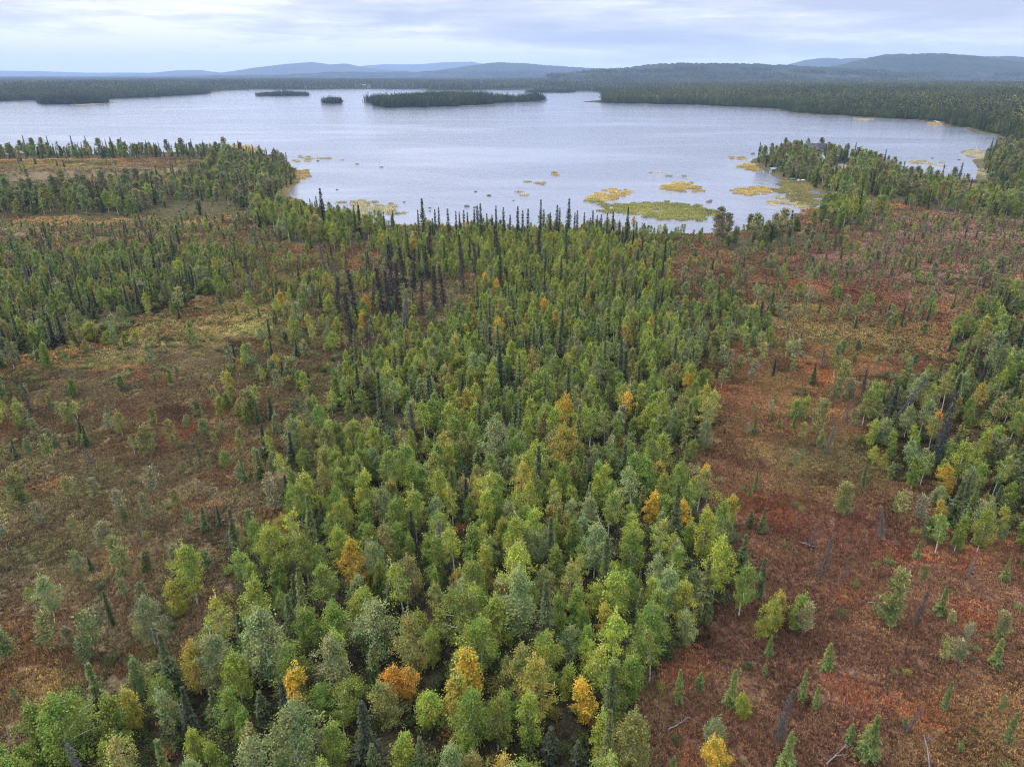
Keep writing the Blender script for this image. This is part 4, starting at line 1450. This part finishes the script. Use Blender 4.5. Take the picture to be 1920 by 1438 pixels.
M_REED = foliage_mat('reed_blades', 0.6, 1.35, (0.3, 0.2, 0.06), 0.25, 0.7, 0.15)
REEDS = [reed_patch(200 + k).mesh('reeds', [M_REED]) for k in range(3)]
YR, GR, PR = (0.56, 0.41, 0.15), (0.33, 0.31, 0.10), (0.52, 0.44, 0.27)
REED_BEDS = [  # outline in pixels, colour, cover
    ([(1128, 388), (1160, 384), (1210, 381), (1270, 380), (1320, 388), (1345, 400), (1330, 413), (1270, 416), (1215, 410), (1200, 404), (1140, 397)], GR, 1.5),
    ([(1090, 372), (1105, 366), (1150, 355), (1185, 356), (1190, 362), (1165, 372), (1140, 377), (1100, 378)], YR, 0.75), ([(1088, 374), (1110, 372), (1140, 380), (1120, 384), (1095, 380)], GR, 0.9),
    ([(1246, 350), (1262, 343), (1295, 341), (1313, 349), (1310, 360), (1280, 361), (1252, 357)], YR, 1.0), ([(990, 343), (1005, 340), (1024, 342), (1016, 347), (995, 346)], YR, 0.6),
    ([(640, 378), (690, 376), (735, 388), (752, 398), (735, 404), (690, 404), (650, 396)], PR, 0.85), ([(515, 350), (545, 330), (560, 320), (578, 320), (572, 332), (545, 345), (525, 360)], YR, 1.3),
    ([(1385, 312), (1400, 307), (1420, 310), (1425, 320), (1400, 322)], YR, 1.1), ([(1372, 296), (1390, 292), (1402, 298), (1385, 302)], YR, 0.5), ([(1375, 358), (1400, 351), (1440, 350), (1452, 358), (1430, 364), (1390, 366)], YR, 0.9),
    ([(1450, 345), (1480, 335), (1525, 352), (1545, 385), (1520, 392), (1490, 380), (1460, 364)], (0.30, 0.25, 0.09), 1.1), ([(1425, 378), (1460, 364), (1500, 376), (1520, 390), (1490, 388), (1440, 384)], PR, 0.45),
    ([(674, 309), (700, 305), (722, 310), (700, 313)], PR, 0.03), ([(728, 317), (755, 311), (778, 316), (760, 322), (735, 320)], PR, 0.03), ([(600, 300), (660, 296), (720, 306), (760, 320), (690, 312)], PR, 0.02),
    ([(430, 272), (470, 274), (500, 284), (480, 287), (440, 281)], YR, 0.6), ([(510, 288), (545, 290), (640, 298), (600, 305), (540, 304)], PR, 0.06), ([(1800, 282), (1845, 281), (1850, 300), (1822, 300)], PR, 0.7), ([(1690, 302), (1760, 303), (1775, 312), (1720, 312)], PR, 0.30),
    ([(1826, 320), (1860, 318), (1890, 330), (1840, 336)], PR, 0.8), ([(1160, 316), (1260, 324), (1340, 334), (1250, 332)], PR, 0.05), ([(1035, 322), (1050, 321), (1055, 327), (1040, 328)], YR, 0.3), ([(940, 364), (985, 360), (990, 372), (950, 372)], PR, 0.02),
    ([(1740, 231), (1765, 230), (1762, 236), (1745, 235)], YR, 0.9), ([(1600, 222), (1640, 223.5), (1620, 226)], YR, 0.7), ([(0, 279), (60, 276), (70, 283), (0, 286)], PR, 0.5), ([(120, 195), (205, 192), (220, 194), (150, 197.5)], PR, 0.4),
]


def lay_reeds():
    P, C = [], []
    for outline, col, cover in REED_BEDS:
        q = poly(outline, 0.0)
        lo, hi = q.min(0) - 5, q.max(0) + 5
        area = (hi - lo).prod()
        n = int(min(area, 60000) * 0.30)
        x, y = RNG.uniform(lo[0], hi[0], n), RNG.uniform(lo[1], hi[1], n)
        sd = signed(q, x, y)
        edge = np.clip((sd + 4 * lattice(x, y, 7, 74)) / 9, 0, 1)
        pr = min(cover, 1.3) * edge * np.clip(0.55 + 1.2 * (lattice(x, y, 15, 71) * 0.5 + lattice(x, y, 5, 72) * 0.5 - 0.32), 0.10, 1.2)
        ok = RNG.random(n) < pr
        x, y = x[ok], y[ok]
        P.append(np.stack([x, y, np.full(len(x), -0.02)], -1))
        C.append(np.array(col) * RNG.uniform(0.8, 1.2, (len(x), 1)) * (0.8 + 0.4 * lattice(x, y, 13, 73))[:, None])
    P, C = np.concatenate(P), np.concatenate(C)
    n = len(P)
    s = RNG.uniform(0.6, 1.2, (n, 1))
    scatter('reeds', P, np.concatenate([s, s, RNG.uniform(0.6, 1.0, (n, 1))], 1), RNG.uniform(0, 6.28, n), RNG.integers(0, 3, n), C, np.zeros(n), REEDS, 'yellow and green reed beds in the shallow water', 'reeds')
    print('REEDS', n)


lay_reeds()


# ------------------------------------------------------------------ far forest
def far_patch(seed, size, n, birchy, leaf=0.9):
    """a plot of forest as it looks from afar: each tree a ragged cone or dome of leaf-sized faces"""
    rng = np.random.default_rng(seed)
    b = MB()
    for k in range(n):
        x, y = rng.uniform(-size / 2, size / 2, 2) * 1.08
        h = np.clip(rng.normal(11, 3.4), 4.5, 19)
        rnd = rng.uniform()
        cone = rnd > birchy
        tone = np.clip(rng.normal(0.35 if cone else 0.68, 0.13), 0, 1)
        m = 40
        t = rng.uniform(0.12, 1, m) ** 0.8
        rr = (1.7 if cone else 2.3) * ((1 - t) ** 0.8 + 0.08 if cone else np.sin(np.pi * np.clip(t * 0.86 + 0.10, 0, 1)) ** 0.6) * rng.uniform(0.65, 1.1, m)
        az = rng.uniform(0, 6.28, m)
        c = np.stack([x + rr * np.cos(az), y + rr * np.sin(az), t * h], -1)
        b.leaves(c, leaf * (0.75 if cone else 0.95), rng, 0, np.clip(tone + rng.normal(0, 0.10, m), 0, 1), 0.3, 0.6)
        b.tube([(x, y, 0), (x, y, h * 0.96)], [0.2, 0.04], 3, 0, 0.05, cap=False)
    return b


def far_mat():
    m, t = new_mat('far_trees')
    lv = attr(t, 'lv').outputs['Fac']
    tint = attr(t, 'tint', 'INSTANCER').outputs['Color']
    k = ramp(t, lv, [(0.0, (0.35, 0.40, 0.40)), (0.3, (0.65, 0.72, 0.62)), (0.55, (1.05, 1.1, 0.9)), (0.8, (1.9, 1.75, 1.1)), (1.0, (2.6, 2.2, 1.1))])
    c = mix(t, 1.0, tint, k, 'MULTIPLY')
    output(t, principled(t, c, 0.9, 0.05).outputs[0])
    return m


M_FAR = far_mat()
FARP = [far_patch(300 + k, 40, 64, (0.35, 0.5, 0.2, 0.4)[k]).mesh('far_forest', [M_FAR]) for k in range(4)]
FARP += [far_patch(320 + k, 130, 300, (0.3, 0.45, 0.2)[k], 1.3).mesh('far_forest', [M_FAR]) for k in range(3)]


def lay_far():
    P, Sx, I, C = [], [], [], []
    u_lim = R(46)

    def ring(r0, r1, st, margin, small, drop=0.0):
        g = np.arange(-r1, r1, st)
        gx, gy = np.meshgrid(g, np.arange(0, r1, st))
        x = gx.ravel() + RNG.uniform(-st / 2, st / 2, gx.size)
        y = gy.ravel() + RNG.uniform(-st / 2, st / 2, gx.size)
        r = np.hypot(x, y)
        ok = (r >= r0) & (r < r1) & (np.abs(np.arctan2(x, y)) < u_lim) & (RNG.random(len(x)) >= drop)
        x, y, r = x[ok], y[ok], r[ok]
        ok = shore(x, y) > margin
        x, y, r = x[ok], y[ok], r[ok]
        u, v = PX(x, y, 5)
        wd = wood_at(x, y) != ''
        ok = ~wd & ~((u > 1040) & (u < 1150) & (v > 176) & (v < 196)) & ~((u < 620) & (v > 268)) & ~((u > 1390) & (v > 271))
        x, y, r = x[ok], y[ok], r[ok]
        z = terrain_hills(x, y)
        if not small:                                      # on the steep hillsides the hill's own canopy shows
            flat = z < terrain(x, y) + 60
            x, y, z = x[flat], y[flat], z[flat]
        P.append(np.stack([x, y, z - 0.3], -1))
        n = len(x)
        Sx.append(np.stack([np.ones(n), np.ones(n), RNG.uniform(0.8, 1.15, n)], -1) * (1.0))
        I.append(RNG.integers(0, 4, n) if small else RNG.integers(4, 7, n))
        w = lattice(x, y, 160, 81)[:, None] * 0.6 + lattice(x, y, 60, 82)[:, None] * 0.4
        C.append((np.array((0.050, 0.064, 0.030)) * (1 - w) + np.array((0.110, 0.114, 0.042)) * w) * RNG.uniform(0.85, 1.15, (n, 1)))
    def belt():
        g = np.arange(-1500, 1500, 10.5)
        gx, gy = np.meshgrid(g, np.arange(300, 2400, 10.5))
        x = gx.ravel() + RNG.uniform(-4, 4, gx.size)
        y = gy.ravel() + RNG.uniform(-4, 4, gx.size)
        r = np.hypot(x, y)
        ok = (r >= 430) & (r < 2400) & (np.abs(np.arctan2(x, y)) < u_lim)
        x, y = x[ok], y[ok]
        s = -signed(LAKE, x, y)
        ok = (s > 7.5) & (s < 33)
        x, y = x[ok], y[ok]
        u, v = PX(x, y, 5)
        ok = (wood_at(x, y) == '') & ~((u < 620) & (v > 268)) & ~((u > 1390) & (v > 271)) & ~((u > 1040) & (u < 1132) & (v > 176) & (v < 196))
        x, y = x[ok], y[ok]
        m = len(x)
        P.append(np.stack([x, y, terrain(x, y) - 0.2], -1))
        Sx.append(np.stack([np.full(m, 0.30), np.full(m, 0.30), RNG.uniform(0.5, 0.95, m)], -1))
        I.append(RNG.integers(0, 4, m))
        C.append(np.array((0.060, 0.075, 0.030)) * RNG.uniform(0.7, 1.25, (m, 1)))
    ring(430, 2300, 31, 30, True)
    belt()
    ring(2300, 5200, 112, 60, False)
    ring(5200, 7800, 130, 60, False, 0.15)
    # islands and spits are narrower than a plot: plant them more closely with the small plots, scaled to fit
    for k, isl in enumerate(ISLANDS):
        lo, hi = isl.min(0), isl.max(0)
        n = int((hi - lo).prod() / 110) + 40
        x, y = RNG.uniform(lo[0], hi[0], n), RNG.uniform(lo[1], hi[1], n)
        sd = signed(isl, x, y)
        ok = sd > (6 if k == 3 else 3.5)
        if k == 3:
            u, v = PX(x, y, 0)
            ok &= ~((u > 925) & (u < 975) & (RNG.random(n) < 0.85))
        x, y = x[ok][:1300], y[ok][:1300]
        n = len(x)
        P.append(np.stack([x, y, terrain(x, y) - 0.3], -1))
        s = 0.32 if k in (2, 4) else 0.42
        Sx.append(np.stack([np.full(n, s), np.full(n, s), RNG.uniform(0.6, 1.0, n) * (0.92, 0.6, 0.8, 1.0, 0.45)[k]], -1))
        I.append(RNG.integers(0, 4, n))
        C.append(np.array((0.042, 0.058, 0.028)) * RNG.uniform(0.75, 1.25, (n, 1)))
    P, Sx, I, C = np.concatenate(P), np.concatenate(Sx), np.concatenate(I), np.concatenate(C)
    n = len(P)
    print('FAR', n)
    scatter('far_forest', P, Sx, RNG.uniform(0, 6.28, n), I, C, np.zeros(n), FARP, 'dark far forest on the islands and beyond the lake', 'forest')


lay_far()


# ------------------------------------------------------------------ small built things
M_BLACKROOF = plain_mat('black_roof', (0.022, 0.024, 0.03), 0.5, 0.4, 0.3, 2)
M_DARKWALL = plain_mat('dark_log_wall', (0.06, 0.045, 0.035), 0.8, 0.2, 0.3, 3, (1, 1, 6))
M_PALEWALL = plain_mat('pale_wall', (0.62, 0.66, 0.68), 0.7, 0.2, 0.08, 2)
M_REDWALL = plain_mat('red_wall', (0.42, 0.10, 0.07), 0.8, 0.2, 0.15, 2)
M_OCHRE = plain_mat('ochre_wall', (0.50, 0.36, 0.14), 0.8, 0.2, 0.15, 2)
M_GREYWALL = plain_mat('grey_board_wall', (0.22, 0.21, 0.20), 0.85, 0.2, 0.25, 3, (1, 1, 6))
M_GREYROOF = plain_mat('grey_roof', (0.20, 0.22, 0.24), 0.6, 0.3, 0.2, 2)
M_REDROOF = plain_mat('red_roof', (0.34, 0.12, 0.09), 0.7, 0.3, 0.2, 2)
M_GLASS = plain_mat('window_glass', (0.05, 0.06, 0.075), 0.15, 0.6, 0.1, 2)
M_TRIM = plain_mat('white_trim', (0.78, 0.78, 0.76), 0.6, 0.3, 0.05, 2)
M_GREENB = plain_mat('green_paint', (0.05, 0.20, 0.13), 0.5, 0.4, 0.15, 2)
M_WHITEB = plain_mat('white_paint', (0.75, 0.76, 0.77), 0.45, 0.4, 0.06, 2)
M_ROCK = plain_mat('lake_stone', (0.13, 0.115, 0.105), 0.85, 0.2, 0.4, 2)
M_ROAD = plain_mat('gravel_road', (0.42, 0.39, 0.35), 0.95, 0.1, 0.15, 0.4)


def house(name, label, cat, x, y, z, w, l, h, rise, yaw, wall, roof, group=None, chimney=True):
    root = bpy.data.objects.new(name, None)
    COL.objects.link(root)
    root.location, root.rotation_euler = (x, y, z), (0, 0, yaw)
    root['label'], root['category'] = label, cat
    if group:
        root['group'] = group
    b = MB()
    b.add([(-w / 2, -l / 2, -0.6), (w / 2, -l / 2, -0.6), (w / 2, l / 2, -0.6), (-w / 2, l / 2, -0.6), (-w / 2, -l / 2, h), (w / 2, -l / 2, h), (w / 2, l / 2, h), (-w / 2, l / 2, h), (-w / 2, 0, h + rise), (w / 2, 0, h + rise)],
          [(0, 1, 5, 4), (2, 3, 7, 6)])
    b.F[4].append(np.array([(1, 2, 6, 5), (3, 0, 4, 7)]))
    b.M[4].append(np.zeros(2))
    b.F[3].append(np.array([(5, 6, 9), (7, 4, 8)]))
    b.M[3].append(np.zeros(2))
    obj('wall', b.mesh('wall', [wall]), root)
    rb = MB()
    o, e = 0.45, 0.5
    k = rise / (l / 2)
    for sg in (-1, 1):
        V = []
        for dz in (0.04, 0.24):
            V += [(-w / 2 - e, sg * (l / 2 + o), h - o * k + dz), (w / 2 + e, sg * (l / 2 + o), h - o * k + dz), (w / 2 + e, 0, h + rise + dz), (-w / 2 - e, 0, h + rise + dz)]
        rb.add(V, [(0, 1, 2, 3), (7, 6, 5, 4), (0, 4, 5, 1), (1, 5, 6, 2), (3, 2, 6, 7), (0, 3, 7, 4)])
    ro = obj('roof', rb.mesh('roof', [roof]), root)
    if chimney:
        cb = MB()
        cb.box((w * 0.15, -0.35, h + rise * 0.5), (w * 0.15 + 0.7, 0.35, h + rise + 1.1))
        obj('chimney', cb.mesh('chimney', [M_GREYWALL]), ro)
    for q in (-0.3, 0.12):
        fb = MB()
        fb.box((w * q - 0.55, -l / 2 - 0.06, h * 0.35), (w * q + 0.55, -l / 2 - 0.003, h * 0.35 + 1.2))
        fo = obj('window', fb.mesh('window', [M_TRIM]), root)
        pb = MB()
        pb.box((w * q - 0.45, -l / 2 - 0.09, h * 0.35 + 0.1), (w * q + 0.45, -l / 2 - 0.063, h * 0.35 + 1.1))
        obj('pane', pb.mesh('pane', [M_GLASS]), fo)
    db = MB()
    db.box((w * 0.34 - 0.45, -l / 2 - 0.06, -0.1), (w * 0.34 + 0.45, -l / 2 - 0.003, 2.0))
    obj('door', db.mesh('door', [M_TRIM]), root)
    return root


def tz(p):
    return float(terrain(np.array([p[0]]), np.array([p[1]]))[0])


house('lake_cabin', 'dark cabin with a broad black roof among trees on the wooded cape', 'cabin', CABIN[0], CABIN[1], tz(CABIN) + 0.2, 10.5, 7.0, 3.4, 3.2, R(-14), M_DARKWALL, M_BLACKROOF)
p = G(1538, 316, 2)
house('gable_house', 'small pale house with steep dark roof beside the sandy clearing', 'house', p[0], p[1], tz(p) + 0.1, 6.5, 5.0, 3.0, 3.0, R(62), M_PALEWALL, M_GREYROOF)
p = G(1449, 323.5, 0.5)
house('boat_shed', 'tiny grey shed at the water edge of the wooded cape', 'shed', p[0], p[1], max(0.3, tz(p)), 3.0, 2.6, 1.9, 0.6, R(8), M_GREYWALL, M_GREYROOF, chimney=False)
VILL = [(683, 166, 12, M_PALEWALL, M_GREYROOF, 'large white house left of the far lakeside hamlet'), (692, 166.4, 9, M_PALEWALL, M_GREYROOF, 'smaller white house in the far lakeside hamlet'), (727, 166.2, 9, M_OCHRE, M_GREYROOF, 'ochre house in the far lakeside hamlet'),
        (742, 166, 11, M_PALEWALL, M_GREYROOF, 'white house beside red houses in the far hamlet'), (752, 165.7, 12, M_PALEWALL, M_REDROOF, 'white house with red roof in the far hamlet'), (762, 166.2, 10, M_REDWALL, M_GREYROOF, 'red house at the right end of the far hamlet')]
for (u, v, w, wm, rm, lb) in VILL:
    p = G(u, v, 0.5)
    while shore(np.array([p[0]]), np.array([p[1]]))[0] < 14:
        p = p * 1.004
    house('village_house', lb, 'house', p[0], p[1], tz(p) + 0.2, w * 1.3, 9, 5.5, 3.5, R(RNG.uniform(-15, 15)), wm, rm, 'houses of the far lakeside hamlet')


def boat(label, u, v, yaw, mat, flip):
    p = G(u, v, 0.5)
    b = MB()
    L, W, H = 4.6, 1.5, 0.55
    prof = []
    for t in np.linspace(-1, 1, 11):
        w = W / 2 * (1 - max(0, t) ** 2.2) * (1 - 0.25 * max(0, -t) ** 2)
        sheer = H + 0.25 * t * t
        keel = 0.12 * t * t if t > 0 else 0.0
        ring = [(t * L / 2, -w, sheer), (t * L / 2, -w * 0.8, sheer * 0.45), (t * L / 2, -w * 0.3, keel), (t * L / 2, w * 0.3, keel), (t * L / 2, w * 0.8, sheer * 0.45), (t * L / 2, w, sheer)]
        prof += ring
    n = 6
    fs = [(i * n + j, i * n + j + 1, (i + 1) * n + j + 1, (i + 1) * n + j) for i in range(10) for j in range(n - 1)]
    fs += [(0, 1, 4, 5), (1, 2, 3, 4)]
    b.add(prof, fs)
    root = bpy.data.objects.new('rowing_boat', None)
    COL.objects.link(root)
    z = max(0.25, tz(p))
    root.location = (p[0], p[1], z + (0.85 if flip else 0.05))
    root.rotation_euler = (math.pi if flip else 0, 0, yaw)
    root['label'], root['category'], root['group'] = label, 'boat', 'boats drawn up on the cape'
    h = obj('hull', b.mesh('hull', [mat], False), root)
    md = h.modifiers.new('shell', 'SOLIDIFY')
    md.thickness = 0.05
    for q in (-0.9, 0.1, 1.0):
        s = MB()
        s.box((q - 0.12, -0.6, 0.36), (q + 0.12, 0.6, 0.40))
        obj('seat', s.mesh('seat', [M_SILVER]), root)


boat('green upturned rowing boat on the reedy shore of the cape', 1487, 337, R(6), M_GREENB, True)
boat('white rowing boat beside the green one on the cape', 1502, 340, R(12), M_WHITEB, True)


def boulder(label, u, v, s, name='lake_boulder', mat=None, land=False):
    rng = np.random.default_rng(int(u * 7 + v))
    me = bpy.data.meshes.new(name)
    import bmesh
    bm = bmesh.new()
    bmesh.ops.create_icosphere(bm, subdivisions=3, radius=1)
    off = rng.uniform(0, 50, 3)
    for w in bm.verts:
        k = 1 + 0.35 * (float(lattice(w.co.x * 3 + off[0] + w.co.z, w.co.y * 3 + off[1] - w.co.z, 1.0, 9)) - 0.5) + 0.2 * (float(lattice(w.co.x * 9 + off[2], w.co.y * 9 + w.co.z * 5, 1.0, 10)) - 0.5)
        w.co = Vector((w.co.x * k * s, w.co.y * k * s * 0.8, w.co.z * k * s * 0.55))
    bm.to_mesh(me)
    bm.free()
    me.materials.append(mat or M_ROCK)
    p = G(u, v, 0.1)
    o = obj(name, me, label=label, category='boulder', group='boulders out in the lake')
    o.location = (p[0], p[1], 0.05)
    return o


for lb, u, v, s in (('dark boulder in open water, farthest from the spruce row', 892, 359.5, 0.75), ('broad brown boulder out in the open water', 917, 367, 1.1), ('brown boulder just behind the shore spruces', 875, 387, 1.2), ('small dark boulder by the shore spruces', 891, 389, 0.8),
                   ('small boulder off the pale reed bed', 758, 379, 0.6), ('low boulder near the twin thin spruces', 806, 390, 0.6), ('lower of two stones near the twin thin spruces', 806, 396, 0.5), ('flat dark rock in the bay before the cape', 1329, 379, 1.2), ('upright dark rock in the bay before the cape', 1333, 376, 0.7),
                   ('dark boulder off the left wooded point', 596, 302, 0.9), ('tiny stone alone in the middle water', 963, 376, 0.5), ('pale rock at the left side of the bay', 632, 356, 0.6), ('dark rock at the tip of the cape', 1411, 289, 1.4), ('rock in the far right bay', 1748, 297, 1.0), ('rock among reeds in the far right bay', 1798, 300, 1.0)):
    boulder(lb, u, v, s)


def log(label, u, v, L, yaw, rise=0.0):
    p = G(u, v, 0.6)
    rng = np.random.default_rng(int(u + v))
    b = MB()
    t = np.linspace(-0.5, 0.5, 7)
    b.tube(np.stack([t * L, 0.06 * L * t * t + rng.normal(size=7) * 0.02, 0.25 + rise * (t + 0.5) * L + 0.02 * rng.normal(size=7)], -1), 0.065 * (1 - 0.7 * (t + 0.5)) + 0.012, 6)
    o = obj('fallen_log', b.mesh('fallen_log', [M_SILVER], True), label=label, category='log', group='bleached logs lying on the heath')
    o.location = (p[0], p[1], tz(p))
    o.rotation_euler = (0, 0, yaw)
    for k in range(5):
        q = rng.uniform(-0.3, 0.5)
        tb = MB()
        d = np.array([rng.uniform(0.2, 0.8), rng.choice([-1, 1]) * rng.uniform(0.3, 0.8), rng.uniform(0.2, 0.8)])
        c = np.array([q * L, 0.06 * L * q * q, 0.25 + rise * (q + 0.5) * L])
        tb.tube([c, c + d * 0.35, c + d * 0.8], [0.025, 0.018, 0.006], 4)
        obj('branch', tb.mesh('branch', [M_SILVER]), o)


for lb, u, v, L, yw, rs in (('bleached log at the near end of the red heath', 1738, 1420, 3.6, R(70), 0.1), ('grey branchy log in the near heath', 1568, 1418, 2.6, R(35), 0.1), ('thin bleached log by the near wood edge', 1272, 1360, 2.2, R(30), 0.05), ('white broken stick leaning right of the heath', 1825, 1012, 1.6, R(40), 0.5),
                           ('short bleached log left of the tall full pine', 1640, 1130, 1.4, R(-4), 0.0), ('curved grey log under the thick dead spruce', 1516, 1022, 1.8, R(-35), 0.0), ('white log far left on the brown heath', 15, 1036, 1.5, R(-40), 0.2), ('pale log at the back of the red heath', 1418, 693, 3.0, R(25), 0.2)):
    log(lb, u, v, L, yw, rs)


def road():
    a = G([1722, 1735, 1750, 1763], [223.6, 225.0, 226.6, 228.6], 1.0)
    V, Fq = [], []
    for i, q in enumerate(a):
        z = max(0.6, tz(q) + 0.25)
        V += [(q[0], q[1] - 4.5, z), (q[0], q[1] + 4.5, z), (q[0], q[1] + 5.5, -0.5), (q[0], q[1] - 5.5, -0.5)]
    for i in range(len(a) - 1):
        k = i * 4
        Fq += [(k, k + 4, k + 5, k + 1), (k + 3, k + 7, k + 4, k), (k + 1, k + 5, k + 6, k + 2)]
    obj('road', make_mesh('road', V, [np.array(Fq)], [M_ROAD]), kind='structure', label='short pale gravel road along the right lakeshore', category='road')


road()


# ------------------------------------------------------------------ haze
def haze():
    m, t = new_mat('haze')
    v = t.nodes.new('ShaderNodeVolumePrincipled')
    v.inputs['Color'].default_value = (0.48, 0.66, 1.0, 1)
    v.inputs['Density'].default_value = 7.4e-5
    v.inputs['Anisotropy'].default_value = 0.0
    o = t.nodes.new('ShaderNodeOutputMaterial')
    t.links.new(v.outputs[0], o.inputs['Volume'])
    b = MB()
    b.box((-16500, -16300, -32), (16500, 17000, 420))
    obj('haze', b.mesh('haze', [m]), kind='stuff', label='thin grey-blue haze over the lake and hills', category='haze')


haze()
